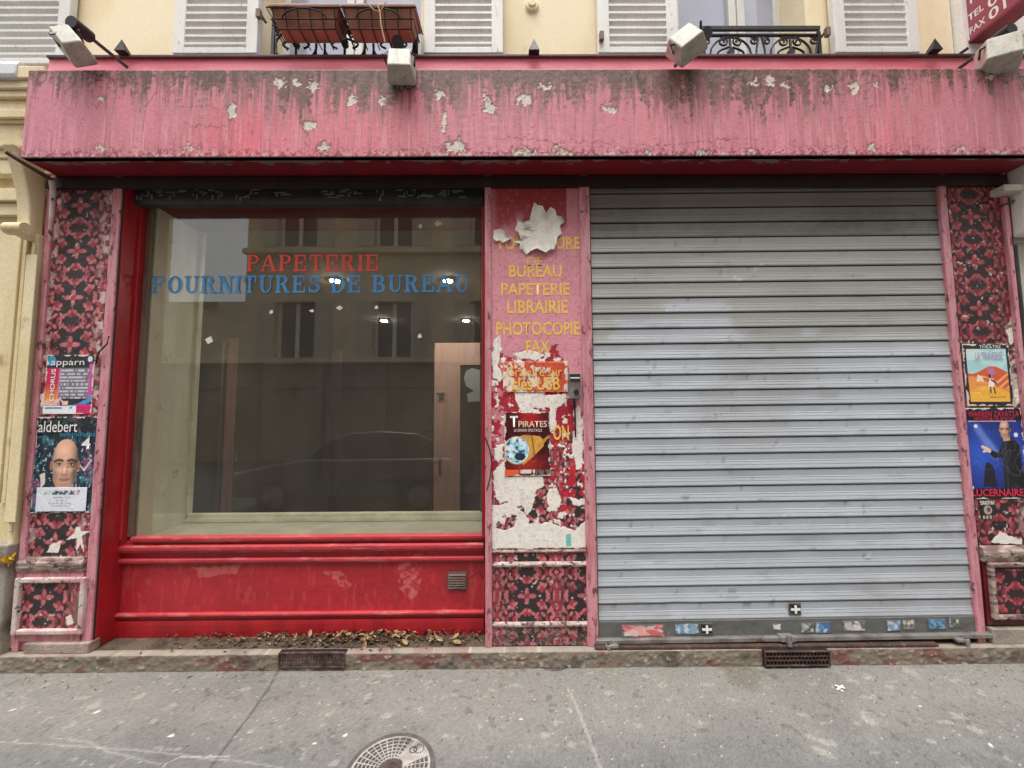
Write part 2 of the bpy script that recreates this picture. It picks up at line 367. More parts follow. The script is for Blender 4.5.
# ================================================================== STEP (threshold)
ZS = .088
def stepf(x, z):
    n = fbm(x * 7, z * 20, 4, 3); n2 = fbm(x * 40, z * 60, 3, 8)
    c = np.array(s(122, 112, 100)) * (.55 + .5 * n + .5 * n2)[..., None]
    c = lay(c, .7 * sst(.62, .72, fbm(x * 9, z * 22, 4, 11) + .14 * sst(1.5, 1.8, x) * sst(2.5, 2.2, x) + .08 * sst(-1.9, -1.6, x) * sst(-.2, -.5, x)), s(112, 54, 54))
    c = lay(c, .6 * sst(.60, .70, fbm(x * 10, z * 10, 4, 21)), s(66, 60, 54))
    c = lay(c, .7 * sst(.74, .78, n2), s(186, 176, 162))
    c = lay(c, .4 * sst(.07, .085, z + (n - .5) * .03), s(150, 138, 124))
    return c, (n2 - .5) * .008 + (n - .5) * .005
st = thing('threshold_step', 'long worn stone step with traces of old red paint along the shopfront foot', 'step', (0, -.02, 0))
XL0, XR1 = -3.05, 3.30
canvas('step_face', XL0, XR1, -.01, ZS, -.055, .005, stepf, PAINT, st, thick=.05)
MB().box(XL0, XR1, -.049, .30, -.04, ZS - .003).build('step_tread', mat('dirty step', s(92, 80, 66), .95, s(64, 52, 42), 9, dirt=s(128, 114, 96), dscale=30, dlo=.6, dhi=.7, bump=1.0, bscale=90), st)

# ================================================================== WINDOW BAY
YW = .12; YG = .155
jl0 = X(109.5); jl1 = X(131.5, 415, YW); wr = X(484, 415, YW)
zt = Z(203, 300, YW); zsill = Z(538, 300, YW); zb = ZS
win = thing('display_window', 'large shop window in a glossy red frame with red and blue lettering on the glass', 'shop window', ((jl0 + wr) / 2, YW, zb))
MB().box(jl0 - .03, jl0, .004, YW + .05, zb, zt + .12).box(jl0 + .001, jl1, YW - .012, YW + .05, zb + .5, zt + .12).box(jl1 - .02, jl1 + .004, YW - .024, YW - .0125, zsill, zt).box(wr - .012, X(490), YW - .03, YW + .05, zsill, zt + .12)\
    .box(jl1, wr - .012, YW + .002, YW + .05, zt, zt + .11).build('frame', RED, win, bevel=.004)
MB().box(X(106), jl0 - .001, -.004, .0035, zb, zt + .25).build('dark_reveal', mat('dirty brown jamb', s(58, 36, 34), .7, s(44, 30, 30), 8), win)
MB().box(jl1 + .003, jl1 + .034, YG - .018, YG - .002, zsill + .01, zt + .06).build('inner_bead', mat('brown bead', s(112, 90, 76), .6, s(92, 70, 60), 8, (3, 3, .5)), win)
MB().box(jl1 - .02, wr + .02, YG, YG + .005, zsill - .02, zt + .1).build('glass_pane', PANE, win)
# stall riser below the glass
def riser(x, z):
    n = fbm(x * 5, z * 9, 4, 4); n2 = fbm(x * 30, z * 40, 4, 9)
    c = np.array(s(172, 38, 48)) * (.74 + .42 * n + .2 * (n2 - .5))[..., None]
    c = lay(c, .4 * sst(.58, .72, fbm(x * 12, z * 5, 4, 14)), s(150, 34, 38))
    c = lay(c, .22 * sst(.60, .75, fbm(x * 40, z * 12, 3, 19)), s(206, 92, 88)); c = lay(c, .30 * sst(.52, .70, fbm(x * 2.2, z * 5, 4, 91)), s(128, 26, 34))
    sm = tp([(395, 575), (402, 562), (418, 552), (421, 590), (412, 602), (400, 590)], YW)
    c = lay(c, .38 * ragged(x, z, sm, .02, 30) * sst(.4, .6, n2), s(222, 140, 136))
    c = lay(c, .35 * ragged(x, z, tp([(320, 572), (340, 570), (350, 584), (345, 590)], YW), .02, 30) * sst(.4, .6, n2), s(222, 140, 136))
    c = lay(c, .3 * ragged(x, z, tp([(190, 568), (240, 566), (236, 574), (196, 578)], YW), .02, 30), s(222, 140, 136))
    c = lay(c, .6 * sst(1.3, .5, ell(x, z, P(457, 581, YW).x, P(457, 581, YW).z, .085, .075) + (n2 - .5) * 1.8), s(110, 50, 50))
    c = lay(c, .8 * (dline(x + (n2 - .5) * .02, z, tp([(468, 580), (480, 572), (483, 580)], YW)) < .0035), s(96, 20, 24))
    c = lay(c, .3 * sst(.64, .72, fbm(x * 80, z * 80, 3, 40)), s(120, 18, 24))
    return c, (n2 - .5) * .002
canvas('stall_riser', jl0, X(485, 415, YW), zb, Z(541, 300, YW), YW + .012, .005, riser, mat('red riser paint', attr=True, rough=.42, bump=.12, bscale=60, grain=.06), win, thick=.02)
vp = P(457, 581, YW); m = MB().box(vp.x - .058, vp.x + .058, YW + .004, YW + .02, vp.z - .05, vp.z + .05)
for k_ in range(6): m.prismx([(YW + .0035, vp.z - .042 + k_ * .0145), (YW - .004, vp.z - .042 + k_ * .0145), (YW + .0035, vp.z - .033 + k_ * .0145)], vp.x - .05, vp.x + .05)
m.build('vent_plate', mat('scuffed vent plate', s(104, 84, 78), .7, s(80, 68, 64), 20, dirt=s(150, 60, 60), dscale=24, dlo=.56, dhi=.66, bump=.3), win)
WORN = mat('worn red moulding', s(180, 54, 62), .65, s(166, 44, 52), 6, (1, 1, 3), dirt=s(192, 112, 108), dscale=7, dstretch=(1, 1, 5), dlo=.52, dhi=.74, bump=.3, bscale=90)
def mould(name, py0, py1, proud, px0, px1, mtl, par, Y=YW, tilt=0.006):
    x0 = X(px0, py0, Y); x1 = X(px1, py0, Y); z1 = Z(py0, 300, Y); z0 = Z(py1, 300, Y)
    m = MB().prismx([(Y + .026, z0), (Y - proud * .55, z0), (Y - proud, z0 + (z1 - z0) * .4), (Y - proud, z0 + (z1 - z0) * .8), (Y - proud * .4, z1), (Y + .026, z1)], x0, x1)
    return m.build(name, mtl, par, bevel=.003)
mould('sill', 535.5, 541, .012, 132, 484, WORN, win)
mould('moulding', 544, 551.5, .018, 112, 484, WORN, win)
mould('moulding', 557.5, 562.5, .010, 112, 484, WORN, win)
mould('moulding', 612, 616, .012, 112, 484, WORN, win)
mould('kick_board', 620, 637, .004, 112, 484, RED, win)
# blind box above the glass
bb = MB().box(X(118, 190, .10), X(484, 190, .10), .06, .117, Z(203.5, 300, .06), Z(181, 300, .06))
blind = bb.build('blind_box', DARKGREY, win, bevel=.004)
m = MB(); random.seed(5); yb = .0585; nq = 0
for px0, px1 in ((136, 156), (158, 180), (192, 222), (236, 258), (274, 286), (322, 330), (332, 358), (376, 384), (396, 410), (412, 428), (438, 446), (448, 462)):
    x = px0
    while x < px1:
        w = random.uniform(2, 6); h = random.uniform(1.2, 5); y = random.uniform(189, 197)
        if random.random() < .55: h = random.uniform(.7, 1.2); w *= 1.6
        else: w = random.uniform(.8, 2.0)
        a = P(x, y, yb); b = P(x + w, y + h, yb); nq += 1
        m.box(a.x, b.x, yb - .0004 - nq * .00004, yb + .002, b.z, a.z); x += random.uniform(1.5, 4)
m.build('faded_scribble', CHALK, blind)
MB().box(jl0, wr, YW - .06, YW + .03, zt + .135, zt + .16).build('head_board', DARKRED, win)
MB().box(jl1 + .01, wr, YG + .012, .70, Z(206, 300, YG), Z(206, 300, YG) + .03).build('case_ceiling', mat('dark red case ceiling', s(132, 26, 34), .6, s(100, 20, 28), 4, dirt=s(50, 30, 30), dscale=7), win)
# display case behind the glass: side board, shelf, rail
YB = .53
sx = P(187, 512, YB).x
MB().box(sx - .03, sx, YG + .012, YB, zsill - .05, 2.95).build('side_board', BEIGE, win)
MB().box(sx, wr + .3, YG + .012, YB, zsill - .05, zsill - .012).build('shelf', mat('dusty shelf', s(186, 180, 158), .8, s(170, 164, 142), 5, dirt=s(116, 110, 92), dscale=12, dlo=.6, dhi=.8), win)
MB().box(sx, wr + .3, YB - .01, YB + .03, zsill - .01, Z(513, 300, YB)).box(sx, wr + .3, YB - .022, YB - .008, zsill - .01, Z(517, 300, YB)).box(sx - .0, sx + .016, YB - .01, YB + .03, zsill, 2.9).build('back_rail', mat('cream rail', s(232, 224, 198), .55, s(196, 188, 160), 4), win, bevel=.003)

# --- slab-serif glyphs
def arc(cx, cy, rx, ry, tx, ty, a0, a1, n=14):
    qs = []
    for i in range(n):
        p = [R(a0 + (a1 - a0) * (i + k) / n) for k in (0, 1)]
        qs.append([(cx + rx * math.cos(p[0]), cy + ry * math.sin(p[0])), (cx + rx * math.cos(p[1]), cy + ry * math.sin(p[1])),
                   (cx + (rx - tx) * math.cos(p[1]), cy + (ry - ty) * math.sin(p[1])), (cx + (rx - tx) * math.cos(p[0]), cy + (ry - ty) * math.sin(p[0]))])
    return qs
def rc(a, b, c, d): return [[(a, b), (c, b), (c, d), (a, d)]]
def stem(x, w=.2, top=True, bot=True):
    q = rc(x, 0, x + w, 1)
    if bot: q += rc(x - .09, 0, x + w + .09, .1)
    if top: q += rc(x - .09, .9, x + w + .09, 1)
    return q
def glyph(ch):
    if ch == 'A': return [[(.02, .05), (.12, .05), (.48, 1), (.38, 1)], [(.36, 1), (.56, 1), (.93, .05), (.70, .05)]] + rc(.2, .3, .75, .4) + rc(-.06, 0, .24, .1) + rc(.6, 0, 1.02, .1), 1.0
    if ch == 'P': return stem(.09) + arc(.45, .73, .36, .27, .2, .1, -90, 90) + rc(.25, .9, .46, 1) + rc(.25, .46, .46, .56), .84
    if ch == 'B': return stem(.09) + arc(.46, .75, .32, .25, .19, .1, -90, 90) + arc(.48, .27, .37, .27, .2, .1, -90, 90) + rc(.25, .9, .47, 1) + rc(.25, .46, .47, .54) + rc(.25, 0, .48, .1), .9
    if ch == 'R': return stem(.09) + arc(.46, .74, .33, .26, .2, .1, -90, 90) + rc(.25, .9, .47, 1) + rc(.25, .46, .47, .56) + [[(.42, .5), (.62, .5), (.86, .05), (.64, .05)]] + rc(.62, 0, .98, .1), .98
    if ch == 'D': return stem(.09) + arc(.42, .5, .48, .5, .21, .1, -90, 90) + rc(.25, .9, .43, 1) + rc(.25, 0, .43, .1), .96
    if ch == 'E': return stem(.09) + rc(.27, .9, .8, 1) + rc(.27, 0, .84, .1) + rc(.27, .46, .58, .56) + rc(.70, .66, .8, .91) + rc(.74, .09, .84, .36) + rc(.5, .36, .59, .66), .9
    if ch == 'F': return stem(.09) + rc(.27, .9, .8, 1) + rc(.27, .46, .58, .56) + rc(.70, .64, .8, .91) + rc(.5, .36, .59, .66), .84
    if ch == 'I': return stem(.09), .38
    if ch == 'T': return stem(.34, top=False) + rc(.02, .9, .86, 1) + rc(.02, .62, .11, .91) + rc(.77, .62, .86, .91), .9
    if ch == 'N': return rc(.12, 0, .21, 1) + rc(.76, 0, .85, 1) + [[(.12, 1), (.36, 1), (.85, 0), (.66, 0)]] + rc(.0, 0, .34, .1) + rc(-.02, .9, .2, 1) + rc(.63, .9, .98, 1), .98
    if ch == 'U': return rc(.12, .35, .32, 1) + rc(.72, .35, .81, 1) + arc(.465, .36, .345, .36, .2, .1, 180, 270) + arc(.465, .36, .345, .36, .09, .1, 270, 360) + rc(.0, .9, .43, 1) + rc(.6, .9, .95, 1), .95
    if ch == 'O': return arc(.48, .5, .46, .5, .22, .1, 0, 360, 28), .96
    if ch == 'S': return arc(.4, .745, .33, .255, .17, .12, 25, 268) + arc(.42, .27, .35, .27, .17, .12, -155, 90) + rc(.64, .66, .73, 1) + rc(.06, 0, .15, .34), .82
    return [], .42
def slab(txt, box, Y, m, parent):
    a = P(box[0], box[1], Y); b = P(box[2], box[3], Y); tot = sum(glyph(c)[1] + .13 for c in txt) - .13
    kx = (b.x - a.x) / tot; kz = a.z - b.z; x = a.x; mb = MB(); i = 0
    for c in txt:
        qs, w = glyph(c)
        for q in qs:
            i += 1; y = Y - (i % 9) * .00012
            pts = [(x + p * kx, b.z + t * kz) for p, t in q]
            n = len(pts); ar = sum(pts[k][0] * pts[(k + 1) % n][1] - pts[(k + 1) % n][0] * pts[k][1] for k in range(n))
            if ar < 0: pts = pts[::-1]
            mb.add([(u, y, v) for u, v in pts], [tuple(range(n))])
        x += (w + .13) * kx
    return mb.build('lettering', m, parent)
slab('PAPETERIE', (247, 255, 379, 271), YG - .002, REDL, win)['label'] = 'red slab serif word PAPETERIE on the glass'
slab('FOURNITURES DE BUREAU', (153, 276, 469, 292), YG - .002, BLUEL, win)['label'] = 'blue slab serif line FOURNITURES DE BUREAU on the glass'
for px, py, r_ in ((271.5, 312, 3.2), (312, 311, 3), (340, 307.5, 4), (377, 307.5, 3), (209, 340, 4.6), (420, 336, 4), (421, 226, 3.6), (438, 223, 5)):
    c = P(px, py, YG - .001); k = r_ / 390 * 2.45; a0 = random.uniform(0, 6)
    MB().prism([(c.x + k * random.uniform(.5, 1.1) * math.cos(a0 + t), c.z + k * random.uniform(.5, 1.1) * math.sin(a0 + t)) for t in (0, 1.6, 2.9, 4.4)], YG - .003, YG - .001).build('paper_scrap', PAPER, win)

# ================================================================== SHOP INTERIOR
rm = thing('shop_interior', 'dim empty shop room seen through the display window', 'room', (-.2, 3, 0))
MB().box(-3.9, 3.1, 6.0, 6.1, 0, 2.75).build('back_wall', ROOM, rm)
MB().box(-4.0, -3.9, .51, 6.0, 0, 2.75).build('side_wall', ROOM, rm); MB().box(3.1, 3.2, .3, 6.0, 0, 2.75).build('side_wall', ROOM, rm)
MB().box(-4.0, 3.2, .505, 6.1, -.05, .02).build('room_floor', FLOOR, rm)
MB().box(-4.0, 3.2, .505, 6.1, 2.75, 2.85).build('room_ceiling', CEIL, rm)
MB().box(X(486, 415, .3), X(600, 415, .3), .2, .42, .05, 2.9).build('partition_wall', ROOM, rm)
MB().box(X(480, 415, .53), .05, .53, .60, 0, 2.74).build('partition_wall', ROOM, rm)
yd = 1.15
a = P(187, 512, 1.18); b = P(223, 338, 1.18)
MB().box(a.x - .1, b.x, 1.18, 1.21, .02, 2.06).build('dark_cupboard', mat('dark green board', s(70, 74, 64), .5, s(58, 62, 54), 2), rm)
def pdoor(name, label, px0, px1, py_top, Yd, glazed):
    x0 = P(px0, 430, Yd).x; x1 = P(px1, 430, Yd).x; z1 = P(px0, py_top, Yd).z
    t = thing(name, label, 'door', ((x0 + x1) / 2, Yd, .02))
    if glazed:
        w = P(460, 430, Yd).x - x0
        MB().box(x0, x0 + w, Yd, Yd + .04, .02, z1).box(x1 - w, x1, Yd, Yd + .04, .02, z1).box(x0 + w, x1 - w, Yd + .002, Yd + .038, P(450, 365, Yd).z, z1).box(x0 + w, x1 - w, Yd + .002, Yd + .038, .02, .3).build('door_leaf', PINKDOOR, t)
        MB().box(x0 + w, x1 - w, Yd + .015, Yd + .02, .3, P(450, 365, Yd).z).build('door_glass', mat('dark door glass', s(70, 66, 60), .2, bump=0), t)
        c = P(441, 397, Yd); MB().disc((c.x, c.z), .028, Yd - .02, Yd - .001).box(c.x - .045, c.x + .04, Yd - .012, Yd - .001, c.z + .03, c.z + .05).build('lock', STEEL, t)
        c = P(440, 466, Yd); MB().box(c.x - .014, c.x + .014, Yd - .012, Yd - .001, c.z - .09, c.z + .09).tube([(c.x, Yd - .012, c.z + .05), (c.x, Yd - .05, c.z + .05), (c.x - .08, Yd - .05, c.z + .05)], .008).build('handle', STEEL, t)
        st_ = tp([(466, 371), (472, 368), (479, 370), (484, 372), (484, 401), (468, 402), (467, 394), (474, 391), (466, 386), (464, 378)], Yd + .012)
        MB().prism(st_, Yd + .010, Yd + .014).build('sticker', mat('pale sticker', s(190, 194, 196), .5), t)
    else:
        dx = x0 / (Yd + 2.3) * .75
        MB().add([(x0, Yd, .02), (x1, Yd, .02), (x1 + dx * 1.08, Yd + .75, .02), (x0 + dx * 1.08, Yd + .75, .02), (x0, Yd, z1), (x1, Yd, z1), (x1 + dx * 1.08, Yd + .75, z1), (x0 + dx * 1.08, Yd + .75, z1)], [(3, 2, 1, 0), (4, 5, 6, 7), (0, 1, 5, 4), (1, 2, 6, 5), (2, 3, 7, 6), (3, 0, 4, 7)]).build('door_leaf', PINKDOOR, t)
        c = P(234, 456, Yd); MB().tube([(x1, Yd + .04, c.z), (x1 + .05, Yd + .04, c.z), (x1 + .07, Yd + .04, c.z)], .008).box(x1, x1 + .004, Yd + .02, Yd + .06, c.z - .06, c.z + .03).build('handle', STEEL, t)
pdoor('interior_door', 'pinkish interior door standing open edge on behind the glass, with a small steel handle', 224.5, 234.5, 338, 2.1, False)
pdoor('interior_door', 'pinkish interior door with a dark glazed panel and lock behind the right of the glass', 434, 514, 343, 2.1, True)
MB().box(P(331, 430, 2.6).x, P(338, 430, 2.6).x, 2.6, 2.66, .02, 2.2).build('reflection_post', mat('dark post', s(52, 30, 30), .5), rm)  # stands in for a dark upright mirrored in the glass
for px, py, Yl in ((335, 280, 1.2), (448, 280, 1.2), (384, 320, 2.85), (466, 320, 2.85)):
    d = ray(px, py); c = CAM + d * ((2.745 - CAM.z) / d.z)
    t = thing('ceiling_downlight', 'lit downlight in the shop ceiling ' + {335: 'above the letters DE of the blue line', 448: 'near the last letters of the blue line', 384: 'left of the pink glazed door', 466: 'directly over the pink glazed door'}[px], 'ceiling light', (c.x, c.y, 2.73), 'lit downlights in the shop ceiling')
    for nm, r0, z0, z1, mt in (('trim_ring', .060, 2.735, 2.75, DARKGREY), ('lamp', .042, 2.728, 2.735, LAMP)):
        mb = MB(); ring = [(c.x + r0 * math.cos(2 * math.pi * i / 20), c.y + r0 * math.sin(2 * math.pi * i / 20)) for i in range(20)]
        mb.add([(x, y, z0) for x, y in ring] + [(x, y, z1) for x, y in ring], [tuple(range(20))[::-1], tuple(range(20, 40))] + [(i, (i + 1) % 20, 20 + (i + 1) % 20, 20 + i) for i in range(20)])
        mb.build(nm, mt, t)

# ================================================================== PILASTERS
def strip(par, px0, px1, Y=-.014):
    MB().box(X(px0, 415, Y), X(px1, 415, Y), Y, .012, ZS, Z(172)).build('edge_strip', PINK, par, bevel=.004)
def frame(par, px0, py0, px1, py1, w=.03, Y=0.0, mtl=None):
    a = P(px0, py0, Y); b = P(px1, py1, Y); m = MB()
    m.box(a.x, a.x + w, Y - .022, Y + .004, b.z, a.z).box(b.x - w, b.x, Y - .022, Y + .004, b.z, a.z).box(a.x + w, b.x - w, Y - .021, Y + .004, a.z - w, a.z).box(a.x + w, b.x - w, Y - .021, Y + .004, b.z, b.z + w)
    return m.build('panel_frame', mtl or WORNWHITE, par, bevel=.007)
WORNWHITE = mat('worn white and pink wood', s(206, 194, 186), .7, s(190, 150, 150), 7, dirt=s(84, 66, 62), dscale=22, dstretch=(1, 1, 1), dlo=.56, dhi=.66, bump=.5, bscale=70)
WORNDARK = mat('worn dark moulding', s(120, 92, 88), .7, s(176, 160, 148), 11, (1, 1, 4), dirt=s(64, 46, 44), dscale=20, dstretch=(1, 1, 2), dlo=.54, dhi=.64, bump=.5, bscale=70)
ztop = Z(172)
WORNMID = mat('worn greyish moulding', s(168, 146, 142), .7, s(196, 180, 172), 14, (1, 1, 3), dirt=s(84, 62, 60), dscale=24, dstretch=(1, 1, 2), dlo=.5, dhi=.6, bump=.5, bscale=70)
# left pilaster ----------------------------------------------------
lp = thing('floral_pilaster', 'left pilaster covered in dark pink floral pattern with posters pasted on it', 'pilaster', (X(70), 0, ZS))
xa, xb = X(36), X(97)
ox = X(77, 250)
def lfun(x, z):
    c = floral(x, z, ox, Z(251, 77)); c = wear(c, x, z, 1, .72)
    e = np.minimum(np.abs(x - xa), np.abs(x - xb))
    c = lay(c, sst(.52, .58, fbm(x * 26, z * 26, 4, 61)) * sst(.075, .0, e) * .9, s(214, 190, 188))
    c = lay(c, sst(.5, .58, fbm(x * 22, z * 22, 4, 66)) * sst(.05, .0, e) * .8, s(58, 42, 44))
    for pts in ([(50, 545), (62, 541), (58, 552), (46, 553)], [(44, 466), (50, 470), (47, 483), (40, 478)], [(100, 350), (106, 346), (108, 352), (102, 360)], [(40, 395), (45, 393), (46, 405), (41, 407)]):
        c = lay(c, ragged(x, z, tp(pts), .007, 50), s(226, 220, 210))
    man = [(76, 527), (80, 527), (81, 531), (90, 531), (82, 536), (84, 552), (80, 544), (76, 552), (77, 538), (66, 540), (75, 532)]
    c = lay(c, ragged(x, z, tp(man), .003, 60), s(226, 222, 214))
    n = fbm(x * 60, z * 60, 3, 5)
    return c, (n - .5) * .003
canvas('floral_panel', xa, xb, Z(560, 77), ztop, 0, .0030, lfun, PAINT, lp, thick=.03)
MB().box(X(28), X(106.5), .0045, .05, ZS, ztop).build('backing', PINK, lp)
strip(lp, 30, 36); strip(lp, 97, 106)
MB().box(X(26), X(36) , -.006, .02, ZS + .02, Z(560)).build('lower_board', PINK, lp)
mould_ = MB().prismx([(.01, Z(571, 60)), (-.018, Z(571, 60)), (-.026, Z(566, 60)), (-.026, Z(561, 60)), (-.012, Z(557, 60)), (.01, Z(556, 60))], X(33), X(97)); mould_.build('moulding', WORNDARK, lp, bevel=.003)
MB().box(X(31), X(97), -.010, .02, Z(640, 60), Z(571.5, 60)).build('lower_board', PINK, lp)
def lowf(x, z):
    c = wear(floral(x, z, X(47, 590), Z(596, 47), .95, 4), x, z, 6, .70)
    c = lay(c, sst(.5, .56, fbm(x * 20, z * 20, 4, 71)) * sst(X(68, 600), X(84, 600), x), s(120, 96, 90))
    c = lay(c, ragged(x, z, tp([(68, 616), (74, 613), (76, 622), (70, 624)]), .006, 60), s(224, 216, 208))
    return c, 0
a = P(24, 581); b = P(82, 628)
canvas('floral_panel', X(24, 605), X(82, 605), b.z, Z(581, 50), -.014, .0035, lowf, PAINT, lp, thick=.02)
frame(lp, 19, 577, 85, 633, .028, -.012)
MB().box(X(31, 640), X(97, 640) - .01, -.035, .03, ZS - .002, Z(640, 60)).build('base_block', mat('worn base', s(160, 142, 134), .85, s(124, 110, 102), 9, dirt=s(196, 160, 156), dscale=8, dlo=.55, dhi=.7, bump=.6, bscale=60), lp, bevel=.006)
# right pilaster ---------------------------------------------------
rp = thing('floral_pilaster', 'right pilaster covered in dark crimson floral pattern beside the grey shutter', 'pilaster', (X(990), 0, ZS))
xc, xd = X(967), X(1021)
def rfun(x, z):
    c = floral(x, z, X(974, 250), Z(262, 974), 1.0, 3) * np.array((.78, .55, .58)); c = wear(c, x, z, 11, .70)
    e = xd - x
    c = lay(c, sst(.50, .56, fbm(x * 24, z * 24, 4, 81)) * sst(.10, .0, e) * .9 * (z < Z(320)), s(206, 196, 186))
    c = lay(c, sst(.48, .56, fbm(x * 20, z * 20, 4, 86)) * sst(.09, .0, e) * .8, s(48, 36, 40))
    for pts in ([(991, 542), (1000, 531), (1010, 536), (1022, 539), (1022, 544), (1004, 544)], [(1006, 330), (1014, 326), (1016, 340), (1010, 345)], [(1014, 390), (1022, 386), (1024, 402), (1016, 404)]):
        c = lay(c, ragged(x, z, tp(pts), .007, 50), s(226, 222, 212))
    return c, (fbm(x * 60, z * 60, 3, 5) - .5) * .003
canvas('floral_panel', xc, xd, Z(545, 990), ztop, 0, .0030, rfun, PAINT, rp, thick=.03)
MB().box(X(960), X(1032), .004, .05, ZS, ztop).build('backing', DARKRED, rp)
strip(rp, 959, 966.5)
MB().box(X(1021.5), X(1026), -.02, .02, ZS, ztop).build('edge_strip', PINK, rp, bevel=.004)
MB().prismx([(.01, Z(561, 990)), (-.018, Z(561, 990)), (-.026, Z(556, 990)), (-.026, Z(551, 990)), (-.012, Z(546, 990)), (.01, Z(545, 990))], X(967), X(1032)).build('moulding', WORNDARK, rp, bevel=.003)
MB().box(X(967), X(1032), -.010, .02, Z(624, 990), Z(561.5, 990)).build('lower_board', DARKRED, rp)
def rlow(x, z):
    c = wear(floral(x, z, X(1013, 590), Z(568, 1010), .95, 4) * np.array((.8, .5, .55)), x, z, 16, .72)
    return c, 0
canvas('floral_panel', X(993, 590), X(1040, 590), Z(612, 1000), Z(568, 1000), -.014, .0035, rlow, PAINT, rp, thick=.02)
frame(rp, 986, 562, 1044, 618, .025, -.012, WORNDARK)
MB().box(X(967), X(1032), -.03, .03, ZS - .002, Z(626, 990)).build('base_block', GREYSTONE, rp, bevel=.006)
# centre pilaster ---------------------------------------------------
cp = thing('centre_pilaster', 'pink pilaster between window and shutter with yellow trade words and torn paper', 'pilaster', (X(538), 0, ZS))
xe, xf = X(491), X(584)
A_PINK = np.array(s(212, 142, 154))
def cfun(x, z):
    n = fbm(x * 6, z * 4, 4, 2); n2 = fbm(x * 34, z * 34, 4, 6); n3 = fbm(x * 80, z * 80, 3, 8)
    fl = floral(x, z, X(527, 590), Z(596, 527), .92, 5); fl = wear(fl, x, z, 25, .70)
    redp = np.array(s(166, 26, 46)) * (.7 + .6 * n2)[..., None]
    c = np.where((z > Z(505))[..., None], redp, fl)
    for pts in ([(540, 480), (556, 478), (572, 500), (566, 512), (552, 505)], [(560, 440), (584, 440), (584, 470), (566, 475)]):
        c = lay(c, ragged(x, z, tp(pts), .012, 40, 7), s(196, 34, 44))
    c = np.where(((z < Z(432)) & (x > X(548)) | (z < Z(478)))[..., None], np.where(((x > X(548)) & (n2 > .58))[..., None], c, fl), c)
    # the pink coat still standing above, torn at its foot
    pk = A_PINK * (.84 + .3 * n + .18 * (n2 - .5))[..., None]
    pk = lay(pk, .92 * sst(.0, .5, (z - Z(240)) / .22 + (n - .5) * 1.6) , s(142, 14, 30))
    pk = lay(pk, .5 * sst(X(500), X(491), x) , s(214, 150, 156)); pk = lay(pk, .9 * (x > X(570)) * (z > Z(240)), A_PINK * .85)
    pk = lay(pk, .5 * sst(.62, .70, n3), s(176, 92, 108))
    lim = Z(352) + (fbm(x * 16, z * 16, 4, 33) - .5) * .16 - sst(X(560), X(584), x) * .36
    m = z > lim
    c = np.where(m[..., None], pk, c); h = m * .0016
    # rim of old red around the tear
    # white paper remains
    blobs = [[(494, 340), (500, 335), (501, 350), (497, 366), (503, 374), (500, 382), (493, 378), (492, 360)],
             [(503, 366), (520, 360), (532, 372), (524, 384), (508, 384)], [(512, 354), (530, 350), (546, 356), (538, 360), (520, 359)],
             [(540, 370), (556, 366), (560, 378), (552, 390), (540, 392), (536, 380)],
             [(514, 392), (530, 390), (540, 396), (566, 394), (566, 402), (556, 408), (556, 430), (550, 432), (549, 408), (530, 408), (522, 412), (516, 402)],
             [(573, 408), (580, 406), (583, 440), (582, 470), (576, 470), (571, 446), (575, 430)], [(583, 411), (588, 415), (586, 432), (582, 430)],
             [(498, 448), (503, 446), (503, 458), (499, 460)], [(494, 470), (504, 462), (508, 480), (508, 500), (500, 504), (494, 490)],
             [(506, 476), (542, 476), (544, 486), (536, 492), (532, 510), (528, 516), (522, 506), (514, 508), (506, 500)],
             [(549, 488), (557, 488), (562, 500), (556, 511), (549, 510), (547, 500)], [(568, 496), (574, 498), (580, 500), (587, 498), (586, 505), (576, 506), (572, 504)],
             [(492, 506), (512, 502), (526, 516), (530, 526), (545, 522), (560, 526), (575, 530), (585, 520), (588, 548), (491, 549)]]
    w = np.zeros(x.shape, bool)
    for i, b_ in enumerate(blobs): w |= ragged(x, z, tp(b_), .010, 42, 3 + i)
    w &= ~ragged(x, z, tp([(496, 522), (506, 514), (516, 516), (515, 526), (504, 530), (497, 528)]), .012, 45, 2)
    w |= (fbm(x * 30, z * 30, 4, 51) > .60) & (z < Z(352)) & (z > Z(460)) & (z < lim)
    w |= (fbm(x * 30, z * 30, 4, 51) > .66) & (z < Z(352)) & (z > Z(548)) & (z < lim)
    pkf = (fbm(x * 24, z * 24, 4, 57) > .54) & (z < Z(350)) & (z > Z(470)) & (z < lim) & ((x < X(512)) | (z > Z(405))); c = lay(c, .8 * pkf, A_PINK * .92)
    c = np.where(w[..., None], np.array(s(232, 226, 218)) * (.86 + .26 * n2)[..., None], c); h = np.where(w, .0022, h)
    c = lay(c, .35 * w * (n3 > .66), s(190, 150, 140))
    g_ = tp([(566, 534), (571, 534), (571, 546), (566, 546)]); c = lay(c, inside(x, z, g_), s(110, 190, 180))
    # the blackened foot below the panel
    c = lay(c, .75 * sst(.42, .62, n2) * (z < Z(627)), s(82, 70, 66))
    c = lay(c, .5 * (n3 > .6) * (z < Z(627)), s(170, 140, 136))
    # chipped dark cracks
    c = lay(c, .7 * (np.abs(n2 - .5) < .008) * (z > Z(420)) * (fbm(x * 9, z * 9, 2, 90) > .55), s(120, 50, 64))
    return c, h + (n3 - .5) * .001
canvas('painted_panel', xe, xf, ZS, ztop, 0, .0032, cfun, PAINT, cp, thick=.03)
MB().box(X(485), X(593), .035, .06, ZS, ztop).build('backing', DARKRED, cp)
strip(cp, 485, 491.5); strip(cp, 583.5, 594)
